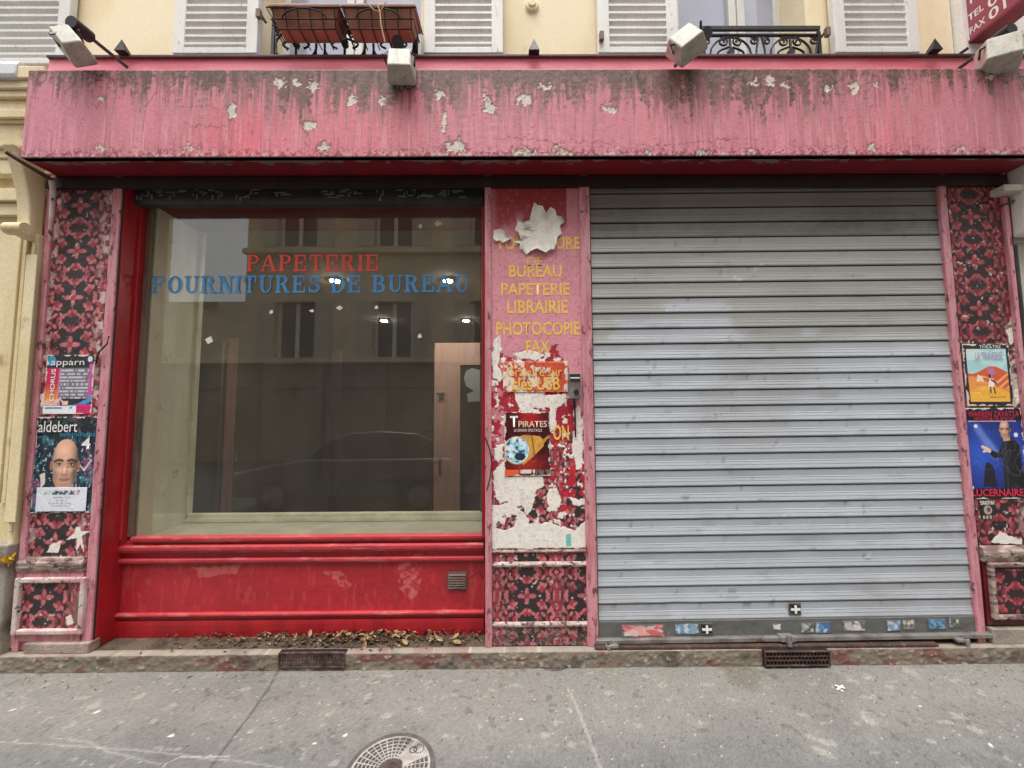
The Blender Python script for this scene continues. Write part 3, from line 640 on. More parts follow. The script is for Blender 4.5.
for p0, p1, pr, mm in ((549.5, 552.5, .010, WORNDARK), (561.5, 566.5, .014, WORNMID), (621.5, 626.5, .012, WORNMID)):
    MB().prismx([(.01, Z(p1, 538)), (-pr * .7, Z(p1, 538)), (-pr, Z((p0 + p1) / 2, 538)), (-pr * .4, Z(p0, 538)), (.01, Z(p0, 538))], X(491.8), X(583.2)).build('moulding', mm, cp, bevel=.003)
for t, bx, bd in (('FOURNITURE', (499, 237, 580, 249), .02), ('DE', (527, 257, 543, 266), .0), ('BUREAU', (509, 265, 562, 277), .02), ('PAPETERIE', (501, 283, 570, 295), .02), ('LIBRAIRIE', (507, 300, 568, 313), .02),
              ('PHOTOCOPIE', (496, 322, 580, 335), .02), ('FAX', (526, 340, 550, 353), .02), ('ON', (553, 425, 569, 440), .02)):
    lettering(t, bx, -.0028, YELLOW, cp, bd)

# torn paper curling off the centre pilaster
def curl(name, label, poly_px, hole, lift, seed):
    rs = np.random.RandomState(seed); c = P(*hole); mb = MB(); n = len(poly_px); rings = (0, .35, .62, .82, 1.0)
    pts = [P(a, b) for a, b in poly_px]; vs = []; rings = (0, .3, .55, .72, .84, .93, 1.0)
    ph = rs.rand(3) * 6.3
    for k, f in enumerate(rings):
        for i, p in enumerate(pts):
            a = 2 * math.pi * i / n; wv = .55 + .45 * math.sin(3 * a + ph[0]) + .35 * math.sin(7 * a + ph[1])
            g_ = max(0, (f - .55) / .45); x = c.x + (p.x - c.x) * (f - .10 * g_ ** 3 * max(0, wv)); z = c.z + (p.z - c.z) * (f - .10 * g_ ** 3 * max(0, wv))
            vs.append((x, -.006 - .0012 * math.sin(f * 9 + a * 2) * f - g_ ** 1.6 * lift * max(.05, wv + .5 * (rs.rand() - .5)), z))
    fs = [(k * n + i, k * n + (i + 1) % n, (k + 1) * n + (i + 1) % n, (k + 1) * n + i) for k in range(1, len(rings) - 1) for i in range(n)]
    mb.add(vs[n - 1:], [tuple(q - n + 1 for q in f) for f in fs] + [(0, 1 + (i + 1) % n, 1 + i) for i in range(n)], 0, True)
    o = mb.build(name, PAPER, label=label, cat='torn paper', loc=(c.x, 0, c.z))
    sd = o.modifiers.new('thickness', 'SOLIDIFY'); sd.thickness = .0012
    for q in o.data.polygons: q.use_smooth = True
    return o
curl('torn_paper', 'big white scrap of torn paper curling off the pink pilaster over the yellow words',
     [(513, 243), (520, 240), (516, 234), (511, 233), (514, 226), (516, 219), (521, 227), (524, 230), (524, 222), (529, 221), (531, 214), (534, 203), (537, 206), (542, 206), (546, 214), (551, 208), (556, 211), (557, 217), (563, 218), (565, 223), (560, 226), (562, 234), (558, 238), (557, 247), (555, 253), (551, 252), (546, 256), (541, 255), (536, 252), (530, 253), (526, 256), (522, 250), (518, 252), (519, 246)], (540, 232), .026, 4)
curl('torn_paper', 'small white paper scrap curling off the pink pilaster left of the big torn piece',
     [(494, 231), (500, 229), (505, 232), (507, 237), (512, 238), (510, 242), (503, 244), (500, 241), (496, 243), (493, 240)], (501, 237), .02, 8)

# small sign CLES USB
def usb(x, z):
    n = fbm(x * 34, z * 34, 4, 3); c = np.array(s(206, 82, 62)) * (.75 + .5 * n)[..., None]
    x0, x1, z0, z1 = xs0, xs1, zs0, zs1
    e = np.minimum(np.minimum(x - x0, x1 - x), np.minimum(z - z0, z1 - z))
    c = lay(c, (e > .004) & (e < .009), s(226, 150, 80))
    c = lay(c, sst(.52, .56, fbm(x * 26, z * 26, 4, 17)), s(232, 214, 200)); c = lay(c, .8 * sst(.64, .67, fbm(x * 40, z * 40, 4, 27)), s(150, 40, 48))
    return c, (n - .5) * .001
a = P(503, 361.5, -.006); b = P(568, 392, -.006); xs0, xs1, zs0, zs1 = a.x, b.x, b.z, a.z
us = canvas('notice_plate', xs0, xs1, zs0, zs1, -.006, .0025, usb, PRINT, label='scuffed orange notice with yellow words above the pirate poster', cat='notice', thick=.002)
lettering('Gravure sur', (507, 367, 562, 376), -.0085, YELLOW, us, .0)
lettering('clés USB', (512, 377, 560, 390), -.0085, YELLOW, us, .02)
# key switch box
c = P(574.5, 385, -.03); k = thing('key_switch', 'small grey metal key switch box on pink pilaster right of the orange notice', 'key switch', (c.x, -.01, c.z))
w = .033; zt_ = P(574, 373, -.03).z; zb_ = P(574, 399, -.03).z
MB().box(c.x - w, c.x + w, -.052, -.002, zb_, zt_).build('housing', STEEL, k, bevel=.006)
zc_ = P(574, 392, -.05).z; MB().disc((c.x + .006, zc_), .015, -.058, -.052).build('key_barrel', BLACK, k)
zl_ = P(574, 378, -.05).z
MB().box(c.x - w + .004, c.x + w - .004, -.0535, -.0525, zl_ - .022, zl_ + .022).build('label_strip', INKB, k)
MB().box(c.x - w + .006, c.x + w - .006, -.0545, -.0537, zl_ - .003, zl_ + .004).build('label_line', INKW, k)
MB().tube([(c.x, -.02, zb_), (c.x + .003, -.012, zb_ - .1), (c.x + .004, -.008, zb_ - .22)], .005).build('cable', BLACK, k)
# loose cable at window jamb
MB().tube([P(485, 437, -.03), P(490, 450, -.034), P(492, 463, -.035), P(490, 478, -.034), P(487, 490, -.03)], .004, 6).build('loose_cable', BLACK, label='thin dark cable hanging along the pink strip left of the pirate poster', cat='cable')
MB().tube([P(96, 364, -.03), P(99, 352, -.034), P(107, 344, -.034), P(109, 336, -.03)], .004, 6).build('loose_cable', BLACK, label='short dark cable crossing the pink strip right of the program poster', cat='cable')

# ================================================================== POSTERS
def poster(name, label, px, func, res=.0022, Y=-.004, cat='poster', thick=.003):
    x0, y0, x1, y1 = px; ym = (y0 + y1) / 2; xm = (x0 + x1) / 2
    X0 = P(x0, ym, Y).x; X1 = P(x1, ym, Y).x; Z0 = P(xm, y1, Y).z; Z1 = P(xm, y0, Y).z
    f = lambda x, z: func((x - X0) / (X1 - X0), (Z1 - z) / (Z1 - Z0))
    def ff(x, z):
        r = f(x, z); n = fbm(x * 40, z * 40, 3, 44); e = np.minimum(np.minimum(x - X0, X1 - x), np.minimum(z - Z0, Z1 - z))
        cr = np.abs(fbm(x * 7, z * 7, 3, int(abs(X0) * 50)) - .5); k = r[0] * (.94 + .12 * n)[..., None]
        if cat == 'poster':
            k = lay(k, .9 * (e + (n - .62) * .03 < .0), s(222, 214, 204)); k = lay(k, .06 * sst(.010, .003, cr), s(220, 216, 212))
        return (k, r[1] + (fbm(x * 10, z * 10, 2, 12) - .5) * .004 - .0012 * sst(.02, .0, cr))
    return canvas(name, X0, X1, Z0, Z1, Y, res, ff, PRINT, label=label, cat=cat, thick=thick)
def face(c, u, v, cx, cy, rx, ry, dark=1.0):
    X_ = (u - cx) / rx; Y_ = (v - cy) / ry            # -1..1 over the head, y down
    g = lambda x, y, a, b: np.exp(-(((X_ - x) / a) ** 2 + ((Y_ - y) / b) ** 2))
    halfw = np.where(Y_ < -.1, np.clip(1 - ((Y_ + .1) / .92) ** 2, 0, 1) ** .40, np.where(Y_ < .5, 1.0 - .10 * sst(-.1, .5, Y_), .90 * np.sqrt(np.clip(1 - ((Y_ - .5) / .56) ** 2, 0, 1)) ** .8))
    halfw = halfw * .93
    ears = sst(1.25, .8, ((np.abs(X_) - .96) / .10) ** 2 + ((Y_ - .08) / .20) ** 2)
    c = lay(c, ears, s(168, 112, 92))
    m = sst(0, .07, halfw - np.abs(X_)) * ((Y_ > -1.03) & (Y_ < 1.07))
    sk = np.zeros(u.shape + (3,)) + np.array(s(226, 178, 152))
    sh = .42 * sst(.25, 1.0, np.abs(X_ + .12)) + .20 * sst(.2, .95, X_) + .12 * sst(.4, 1.0, Y_)
    for x, y, a, b, k in ((-.42, .02, .26, .13, .55), (.42, .02, .26, .13, .62), (.16, .26, .10, .26, .30), (0, .46, .20, .05, .45), (-.2, .40, .06, .06, .25), (0, .60, .4, .05, .18), (0, .88, .28, .05, .28), (-.62, .45, .14, .3, .22), (.62, .45, .16, .32, .32), (.0, -.08, .06, .10, .22), (-.85, -.3, .14, .3, .15), (.85, -.3, .16, .35, .25)):
        sh = sh + k * g(x, y, a, b)
    hl = .22 * g(-.12, -.58, .42, .22) + .22 * g(-.04, .22, .06, .2) + .16 * g(-.5, .28, .16, .10) + .12 * g(.44, .28, .14, .10) + .14 * g(-.05, .82, .16, .05)
    sk = sk * np.clip(1 - sh + hl, .12, 1.35)[..., None] * dark
    stub = sst(.34, .55, Y_ + .22 * np.abs(X_)) * (1 - .8 * g(0, .68, .30, .06)) * (.5 + .5 * fbm(u * 120, v * 120, 2, 3)); sk = lay(sk, .42 * stub, s(96, 74, 66))
    for sx_ in (-1, 1):
        sk = lay(sk, .9 * sst(.075, .035, dline(X_, Y_, [(sx_ * .17, -.12), (sx_ * .45, -.165), (sx_ * .74, -.09)])), s(46, 32, 28))
        sk = lay(sk, .7 * sst(1.3, .6, ell(X_, Y_, sx_ * .42, .035, .17, .055)), s(206, 190, 180)); sk = lay(sk, .95 * sst(1.3, .6, ell(X_, Y_, sx_ * .41, .035, .07, .062)), s(34, 26, 26)); sk = lay(sk, .7 * sst(.035, .01, dline(X_, Y_, [(sx_ * .22, .02), (sx_ * .42, -.035), (sx_ * .64, .02)])), s(50, 32, 28))
    sk = lay(sk, .75 * sst(.05, .02, dline(X_, Y_, [(-.30, .665), (-.10, .69), (.10, .69), (.32, .655)])), s(96, 44, 42)); sk = lay(sk, .45 * sst(1.2, .5, ell(X_, Y_, 0, .74, .26, .05)), s(196, 118, 108)); sk = lay(sk, .35 * sst(1.2, .5, ell(X_, Y_, 0, .635, .24, .03)), s(160, 90, 84))
    return c * (1 - m[..., None]) + sk * m[..., None]
def programme(u, v):
    n = fbm(u * 9, v * 12, 4, 3)
    c = np.zeros(u.shape + (3,)) + np.array(s(40, 40, 48)); c = c * (.6 + .8 * n)[..., None]
    c = lay(c, (u < .28) & (v > .22), s(200, 44, 90)); c = lay(c, (u < .28) * sst(.45, .75, v), s(232, 140, 70))
    c = lay(c, (u > .28) & (u < .34) & (v > .22), s(190, 130, 170))
    c = lay(c, (u > .9) & (v > .15) & (v < .75), s(196, 90, 160))
    blk = (u > .3) & (u < .9) & (v > .22) & (v < .74); c = lay(c, blk, s(116, 112, 126))
    ln = (np.abs(v * 17 % 1 - .5) < .28) & (fbm(u * 30, np.floor(v * 17) * 7, 2, 5) > .42); c = lay(c, .7 * blk * ln, s(222, 218, 226))
    c = lay(c, ragged(u, v, [(.4, .86), (.7, .84), (.98, .68), (.96, .80), (.75, .90)], .03, 9), s(70, 150, 206))
    c = lay(c, (v > .74) & (v < .85) & (u < .5) & (n > .4), s(230, 190, 170))
    c = lay(c, (v > .86) & (u < .68), s(236, 234, 236)); c = lay(c, (v > .86) & (u < .62) & (np.abs(v - .90) < .016) & (n > .45), s(70, 150, 190))
    c = lay(c, (v > .84) & (u > .68), s(206, 36, 104)); c = lay(c, ell(u, v, .1, .10, .09, .09) < 1, s(50, 150, 180)); c = lay(c, ell(u, v, .9, .07, .05, .05) < 1, s(220, 214, 226))
    return c, 0
p = poster('concert_poster', 'small festival programme poster with grey text block and magenta left band', (45, 355, 93, 414), programme)
lettering('apparn', (51, 361, 84, 367), -.0085, INKW, p, .0)
me = text_mesh('CHORUS', 0, 0, .19, .026, 0, .01); me.materials.append(INKW)
c = P(52.5, 385, -.0085); me.transform(Matrix.Translation((c.x, -.0085, c.z)) @ Matrix.Rotation(R(-90), 4, 'Y')); finish('lettering', me, p)
def singer(u, v):
    n = fbm(u * 7, v * 9, 5, 6); c = np.zeros(u.shape + (3,)) + np.array(s(22, 44, 58)) * (.4 + 1.3 * n)[..., None]
    c = lay(c, sst(.58, .68, fbm(u * 10, v * 10, 4, 12)) * .7, s(70, 130, 140)); c = lay(c, sst(.62, .7, fbm(u * 12, v * 8, 4, 19)) * .6, s(150, 96, 140))
    c = lay(c, .8 * (fbm(u * 34, v * 40, 3, 8) > .72), s(200, 210, 214)); c = lay(c, (v < .2) * .75, s(24, 30, 36))
    c = lay(c, np.abs(ell(u, v, .84, .5, .10, .08) - 1) < .16, s(30, 60, 66)); c = lay(c, dline(u, v, [(.72, .5), (.8, .56), (.9, .46)]) < .012, s(220, 190, 200))
    c = lay(c, ragged(u, v, [(.12, .6), (.2, .58), (.2, .7), (.14, .74)], .02, 9), s(220, 206, 196))
    c = lay(c, inside(u, v, [(.18, 1), (.24, .80), (.38, .73), (.62, .73), (.78, .80), (.86, 1)]), s(30, 36, 40))
    c = lay(c, inside(u, v, [(.38, .62), (.62, .62), (.64, .78), (.5, .84), (.36, .78)]), s(180, 126, 104))
    c = face(c, u, v, .5, .49, .225, .25)
    return c, 0
p = poster('concert_poster', 'dark teal concert poster with a bald man\'s face and the word aldebert', (33, 417, 97, 513), singer)
lettering('aldebert', (39, 421, 77, 432), -.0085, INKW, p, .0); lettering('enfantillages', (60, 432, 95, 437.5), -.0085, INKC, p, .0); lettering('4', (82, 438, 90, 449), -.0085, INKW, p, .03)
def note(u, v):
    n = fbm(u * 3, v * 3, 3, 2); c = np.zeros(u.shape + (3,)) + np.array(s(222, 226, 236)) * (.92 + .12 * n)[..., None]
    bar = (v > .13) & (v < .30) & (u > .16) & (u < .86)
    c = lay(c, bar, s(70, 80, 84)); c = lay(c, bar & (u > .72), s(150, 60, 80)); c = lay(c, bar & (fbm(u * 20, v * 9, 2, 4) > .55), s(196, 206, 210))
    for y, a, b_ in ((.42, .33, .68), (.55, .38, .62), (.66, .25, .75), (.77, .3, .7)):
        c = lay(c, .55 * (np.abs(v - y) < .03) * (u > a) * (u < b_) * (fbm(u * 40, v * 3, 2, 6) > .42), s(120, 124, 136))
    return c, 0
poster('paper_notice', 'white printed notice sheet stuck over the lower part of the bald man poster', (36, 487.5, 86, 511.5), note, .0022, -.0105, 'notice')
def dunes(u, v):
    fr = (u < .07) | (u > .93) | (v < .08) | (v > .93)
    c = np.zeros(u.shape + (3,)) + np.array(s(186, 222, 226)); c = lay(c, sst(.5, .2, u) * sst(.45, .1, v) * .6, s(226, 236, 228))
    c = lay(c, .6 * (fbm(u * 5, v * 9, 3, 5) > .55) * (v > .25), s(150, 206, 208))
    a1 = .42 + .06 * np.sin(u * 7 + .5); a2 = .46 - .12 * (u - .5) + .04 * np.sin(u * 9 + 2); a3 = .62 - .10 * np.sin(u * 4 + 1.2); a4 = .74 + .06 * np.sin(u * 5 + 2.4)
    c = lay(c, v > a1, s(214, 90, 56)); c = lay(c, (v > a2 + .07) & (np.sin((v - a2) * 60 + u * 8) > .3), s(238, 176, 110))
    c = lay(c, v > a3, s(232, 150, 70)); c = lay(c, (v > a3 + .05) & (u > .55), s(206, 72, 46)); c = lay(c, v > a4, s(240, 178, 66))
    c = lay(c, ragged(u, v, [(.24, .60), (.28, .50), (.36, .52), (.42, .62)], .02, 10), s(244, 226, 196))
    c = lay(c, inside(u, v, [(.46, .41), (.6, .38), (.68, .46), (.56, .52)]), s(190, 120, 160)); c = lay(c, inside(u, v, [(.52, .56), (.6, .56), (.62, .70), (.48, .70)]), s(240, 234, 226))
    c = lay(c, ell(u, v, .53, .52, .03, .03) < 1, s(60, 40, 40)); c = lay(c, (dline(u, v, [(.53, .7), (.52, .79)]) < .015) | (dline(u, v, [(.6, .7), (.62, .79)]) < .015), s(70, 44, 40)); c = lay(c, dline(u, v, [(.56, .58), (.66, .64)]) < .014, s(60, 40, 44))
    c = lay(c, (np.abs(v - .86) < .006) & (u > .5) & (u < .85), s(150, 110, 60))
    return lay(c, fr, s(34, 30, 36)), 0
p = poster('theatre_poster', 'poster of orange dunes and a white robed walker in a dark border, on right pilaster', (965, 344, 1011, 406), dunes)
lettering('LA TRAVERSE', (975, 352, 1003, 360), -.0085, mat('faint lilac ink', s(170, 150, 180), .6, bump=0), p, .0); lettering('THEATRE', (979, 345.4, 1001, 348.3), -.0085, INKW, p, .0)
def magician(u, v):
    n = fbm(u * 5, v * 6, 4, 9)
    c = np.zeros(u.shape + (3,)) + np.array(s(22, 40, 130)) * (.35 + .9 * n)[..., None]
    g = np.exp(-(((u - .25) / .35) ** 2 + ((v - .5) / .3) ** 2)); c = lay(c, .75 * g, s(52, 96, 206))
    g = np.exp(-(((u - .92) / .2) ** 2 + ((v - .5) / .3) ** 2)); c = lay(c, .6 * g, s(50, 90, 200))
    beam = dline(u, v, [(.24, .22), (.5, .5)]); c = lay(c, .5 * sst(.07, .0, beam - v * .05), s(130, 160, 236)); c = lay(c, ell(u, v, .22, .20, .03, .02) < 1, s(220, 226, 250)); c = lay(c, ell(u, v, .88, .30, .035, .025) < 1, s(220, 226, 250))
    c = lay(c, ragged(u, v, [(.3, .66), (.36, .60), (.44, .62), (.48, .72), (.5, .88), (.26, .88)], .03, 8), s(22, 24, 36))
    body = [(.60, .88), (.62, .62), (.60, .54), (.48, .56), (.40, .50), (.43, .46), (.56, .50), (.62, .42), (.66, .33), (.82, .33), (.92, .42), (.93, .60), (.96, .88)]
    c = lay(c, inside(u, v, body), np.array(s(20, 20, 24)) ); c = lay(c, .3 * inside(u, v, body) * (fbm(u * 12, v * 5, 3, 3) > .55), s(70, 74, 92))
    c = lay(c, (dline(u, v, [(.42, .47), (.34, .44), (.30, .43)]) < .018) | (dline(u, v, [(.42, .48), (.36, .47), (.32, .48)]) < .016), s(232, 196, 176))
    c = lay(c, inside(u, v, [(.66, .30), (.76, .30), (.78, .36), (.66, .37)]), s(200, 150, 130)); c = face(c, u, v, .70, .24, .095, .095)
    c = lay(c, (v < .15) | (v > .885), s(24, 18, 36)); c = lay(c, (v > .96), s(30, 22, 34)); c = lay(c, (u < .1) & (v > .86) & (v < .89), s(220, 220, 220))
    c = lay(c, (np.abs(v - .148) < .006) & (u > .1) & (u < .9), s(190, 190, 220))
    return c, 0
p = poster('theatre_poster', 'blue magician poster with a man in a black coat and red lettering', (965, 408, 1025, 499), magician)
lettering('WARREN ZAVATTA', (968, 411.5, 1019, 416.5), -.0085, INKR, p, .0); lettering('MENTEUR DE POCHE', (974, 417.5, 1014, 421), -.0085, INKR, p, .0); lettering('LUCERNAIRE', (972, 489, 1024, 496), -.0085, INKR, p, .02)
def emblem(u, v):
    c = np.zeros(u.shape + (3,)) + np.array(s(36, 30, 34)); c = lay(c, ell(u, v, .5, .5, .3, .26) < 1, s(176, 160, 150)); c = lay(c, ell(u, v, .56, .48, .16, .14) < 1, s(110, 70, 66))
    c = lay(c, (v > .82) & (u > .1) & (u < .9) & (fbm(u * 20, v * 3, 2, 3) > .4), s(190, 180, 172)); c = lay(c, (v < .2) & (fbm(u * 16, v * 9, 2, 5) > .45), s(190, 186, 180)); return c, 0
poster('round_sticker', 'small dark square sticker with round grey emblem below the magician poster', (981, 501, 995, 519), emblem, cat='sticker')
def pirates(u, v):
    n = fbm(u * 8, v * 10, 4, 13); c = np.zeros(u.shape + (3,)) + np.array(s(70, 14, 22)) * (.3 + 1.2 * n)[..., None]
    g = np.exp(-(((u - .55) / .25) ** 2 + ((v - .08) / .14) ** 2)); c = lay(c, .8 * g, s(196, 30, 40)); g = np.exp(-(((u - .5) / .35) ** 2 + ((v - .82) / .12) ** 2)); c = lay(c, .7 * g, s(190, 46, 36))
    cone = inside(u, v, [(.2, .42), (.42, .36), (.78, .38), (.86, .44), (.86, .54), (.6, .72), (.4, .83)]); c = np.where(cone[..., None], np.array(s(214, 156, 72)) * (.6 + .7 * fbm(u * 14, v * 14, 3, 4))[..., None], c)
    c = lay(c, cone & (np.abs(dline(u, v, [(.6, .36), (.66, .7)])) < .012), s(120, 76, 36)); c = lay(c, inside(u, v, [(.84, .44), (.98, .36), (.98, .40), (.86, .5)]), s(190, 140, 70))
    e = ell(u, v, .27, .60, .27, .21); c = lay(c, e < 1.12, s(200, 150, 80)); c = lay(c, e < 1, s(160, 212, 226)); c = lay(c, (e < 1) & (fbm(u * 16, v * 16, 3, 7) > .58), s(226, 240, 244)); c = lay(c, (e < .9) & (fbm(u * 14, v * 18, 3, 17) > .62), s(60, 90, 130)); c = lay(c, (ell(u, v, .34, .70, .12, .06) < 1) & (n > .45), s(40, 48, 70))
    c = lay(c, (v > .9) & (u < .32), s(226, 96, 50)); c = lay(c, (v > .9) & (v < .96) & (u > .34) & (u < .66) & (fbm(u * 30, v * 4, 2, 3) > .4), s(230, 220, 214)); c = lay(c, (v > .9) & (u > .66) & (fbm(u * 30, v * 20, 2, 3) > .5), s(110, 100, 100))
    return c, 0
p = poster('theatre_poster', 'maroon pirate poster with a blue disc and golden spyglass on centre pilaster', (504.5, 412, 550, 476), pirates, Y=-.007)
lettering('T', (510, 416, 518, 427), -.0115, INKW, p, .02); lettering('PIRATES', (518.5, 421, 547, 427), -.0115, mat('pale gold ink', s(236, 206, 176), .6, bump=0), p, .01); lettering('LE GRAND SPECTACLE', (514, 429, 542, 431.5), -.0115, INKW, p, .0)

# ================================================================== CANOPY (fascia)
YF = -.19
ca = thing('shop_canopy', 'long faded pink canopy board with moss stains and peeling paint over the shopfront', 'canopy', (.2, YF, Z(157, 512, YF)))
fx0, fx1 = X(25, 115, YF), X(1040, 115, YF); fz0, fz1 = Z(156.5, 512, YF), Z(69.5, 512, YF)
chips = [(455, 147, 13, 9), (444, 122, 4, 14), (490, 108, 7, 10), (486, 97, 5, 5), (525, 99, 10, 7), (610, 108, 9, 5), (312, 85, 9, 5), (310, 125, 6, 7), (281, 83, 8, 5), (352, 101, 6, 6), (297, 82, 6, 3), (383, 99, 4, 5), (232, 112, 5, 9), (101, 96, 4, 5),
         (524, 152, 14, 5), (562, 151, 11, 5), (646, 152, 5, 4), (702, 152, 8, 3), (753, 83, 8, 4), (770, 80, 8, 6), (784, 84, 6, 4), (829, 88, 6, 4), (855, 88, 7, 6), (872, 148, 4, 5), (324, 147, 8, 6), (405, 85, 10, 3), (440, 94, 5, 6), (875, 84, 4, 3), (960, 150, 14, 2), (545, 86, 8, 4), (752, 150, 6, 3), (990, 76, 9, 3), (100, 148, 8, 3), (190, 148, 12, 2)]
def fascia(x, z):
    t = (z - fz0) / (fz1 - fz0); n = fbm(x * 3, z * 3, 4, 1); st1 = fbm(x * 26, z * 2.2, 4, 2); st2 = fbm(x * 70, z * 3, 3, 5); n2 = fbm(x * 42, z * 42, 4, 7); n3 = fbm(x * 95, z * 95, 3, 9)
    c = np.array(s(210, 128, 142)) * (.80 + .20 * n + .30 * (st1 - .3) + .16 * (n2 - .5))[..., None]
    red = np.exp(-((x - X(240, 115, YF)) / .22) ** 2) * sst(.75, .3, t) + .4 * np.exp(-((x - X(890, 115, YF)) / .18) ** 2) * sst(.7, .2, t) + .5 * np.exp(-((x - X(350, 115, YF)) / .4) ** 2)
    c = lay(c, np.clip(.75 * red * (.3 + st1), 0, .85), s(226, 96, 110)); c = lay(c, .55 * sst(X(130, 115, YF), X(30, 115, YF), x), s(196, 128, 152))
    c = lay(c, .6 * sst(X(880, 115, YF), X(1020, 115, YF), x) * sst(.3, .7, st1 + .1), s(176, 104, 118))
    c = lay(c, .60 * sst(.52, .68, st1 + .22 * (t - .5)), s(176, 116, 122)); c = lay(c, .45 * sst(.54, .70, st2 + .1 * (t - .5)), s(150, 84, 88))
    c = lay(c, .45 * sst(.56, .68, st2[::-1]), s(226, 158, 170))
    dens = .22 * np.interp(x, [X(q, 90, YF) for q in (25, 120, 200, 300, 460, 480, 560, 780, 840, 1020)], [-.35, .1, .2, .85, 1.0, .1, .9, .9, -.1, -.2])
    mo = t + dens + (st1 - .5) * .95 + (n2 - .5) * .5 + .14
    c = lay(c, .88 * sst(.90, 1.14, mo) * (.5 + .5 * (n3 > .44)), s(92, 74, 62)); c = lay(c, .85 * sst(1.05, 1.2, mo + (n3 - .5) * .6), s(58, 48, 40))
    c = lay(c, .45 * sst(.66, .9, t + (st2 - .5) * .8 + dens * .8) * sst(.40, .6, n3), s(112, 84, 74))
    c = lay(c, .4 * sst(.64, .70, n3) , s(184, 104, 116)); c = lay(c, .45 * sst(.73, .77, n2) * (t < .95), s(136, 70, 78))
    pres = np.interp(x, [X(q, 90, YF) for q in (25, 100, 215, 260, 460, 480, 520, 800, 850, 930, 980, 1030)], [.0, .25, .35, 1, 1, .5, 1, 1, .45, .3, .35, .1])
    band = sst(.76, .91, t + (st1 - .5) * .5 + (n2 - .5) * .12) * pres
    c = lay(c, .88 * band * (.74 + .26 * (n3 > .47)), s(70, 54, 41)); c = lay(c, .85 * band * (n3 > .53), s(48, 40, 32)); c = lay(c, .55 * band * (fbm(x * 60, z * 60, 3, 71) > .6), s(150, 128, 104))
    c = lay(c, .62 * pres * sst(.48, .60, st2 + .2 * (t - .35)) * sst(.2, .75, t), s(120, 80, 76))
    h = (n3 - .5) * .0008 + (n2 - .5) * .001
    for pts in ([(180, 108), (215, 109)], [(190, 128), (230, 129)], [(790, 140), (815, 146), (860, 150)], [(480, 139), (560, 141), (650, 145), (700, 142), (760, 140)], [(400, 150), (430, 152), (455, 152)], [(90, 85), (96, 108), (103, 92)], [(143, 130), (145, 105), (156, 92)]):
        d = dline(x + (n2 - .5) * .03, z + (n2 - .5) * .05 + (n - .5) * .05, tp(pts, YF)); c = lay(c, .7 * (d < .0024 + .002 * (n3 - .5)) * (fbm(x * 9, z * 9, 2, 77) > .38), s(96, 40, 48))
    for i, (a, b_, rx, ry) in enumerate(chips):
        q = P(a, b_, YF); kx = rx / 230; kz = ry / 230
        e = ell(x + (n2 - .5) * .06, z + (fbm(x * 50, z * 50, 3, 60 + i) - .5) * .085, q.x, q.z, kx, kz)
        c = lay(c, .7 * (e < 1.5 + n2), s(132, 74, 78)); c = lay(c, e < 1, np.array(s(210, 202, 190)) * (.62 + .6 * n3)[..., None]); h = np.where(e < 1, -.002, h)
    lip = sst(.13, .02, t + (n2 - .5) * .16)
    c = lay(c, .8 * lip * (n3 > .53), s(120, 40, 50)); c = lay(c, .8 * lip * (n2 > .65), s(216, 204, 198)); c = lay(c, .8 * sst(.025, .0, t), s(60, 30, 32))
    return c, h
canvas('front_board', fx0, fx1, fz0, fz1, YF, .0042, fascia, PAINT, ca, thick=.03)
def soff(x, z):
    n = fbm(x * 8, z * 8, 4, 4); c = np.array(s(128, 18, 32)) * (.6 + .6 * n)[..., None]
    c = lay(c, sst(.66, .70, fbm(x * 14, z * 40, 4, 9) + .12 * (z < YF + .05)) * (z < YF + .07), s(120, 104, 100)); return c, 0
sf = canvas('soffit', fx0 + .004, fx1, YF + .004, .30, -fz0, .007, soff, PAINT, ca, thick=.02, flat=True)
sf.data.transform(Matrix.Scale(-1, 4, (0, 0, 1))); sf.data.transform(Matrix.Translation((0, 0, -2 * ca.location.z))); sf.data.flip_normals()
MB().box(fx0 + .003, fx1, YF + .033, .34, fz0 + .024, fz1 - .004).build('core', mat('canopy side', s(190, 112, 128), .7, s(160, 90, 104), 6, dirt=s(96, 70, 66), dlo=.58, dhi=.72), ca)
yfl = .05; ff0 = X(49, 62, yfl); zf1 = Z(57, 512, yfl)
MB().box(ff0, fx1 + .3, yfl, yfl + .04, fz1 - .02, zf1 - .012).build('flashing', FLASH, ca)
MB().box(ff0 - .002, fx1 + .3, yfl - .018, yfl + .05, zf1 - .0125, zf1 + .004).build('cap', mat('dark lead cap', s(76, 56, 56), .6, s(60, 46, 46), 8), ca, bevel=.003)
for px in (122, 534, 935):
    c = P(px, 56, .02); w = .034
    MB().add([(c.x - w, .0, zf1 + .003), (c.x + w, .0, zf1 + .003), (c.x + w, .06, zf1 + .003), (c.x - w, .06, zf1 + .003), (c.x, .012, zf1 + .088)], [(0, 1, 4), (1, 2, 4), (2, 3, 4), (3, 0, 4), (3, 2, 1, 0)]).build('pointed_stud', IRON, group='pointed studs along the canopy cap',
        label={122: 'black pointed stud on canopy cap right of the leftmost floodlight', 534: 'black pointed stud on canopy cap at the middle cream wall', 935: 'black pointed stud on canopy cap left of the phone number sign'}[px], cat='stud')
MB().box(X(31), X(1025), -.022, .0, Z(186.5, 512, -.022), Z(176, 512, -.022)).build('lintel_board', mat('blackened red board', s(44, 16, 20), .7, s(30, 14, 16), 5, dirt=s(70, 56, 54), dscale=12, dlo=.62, dhi=.74), ca)
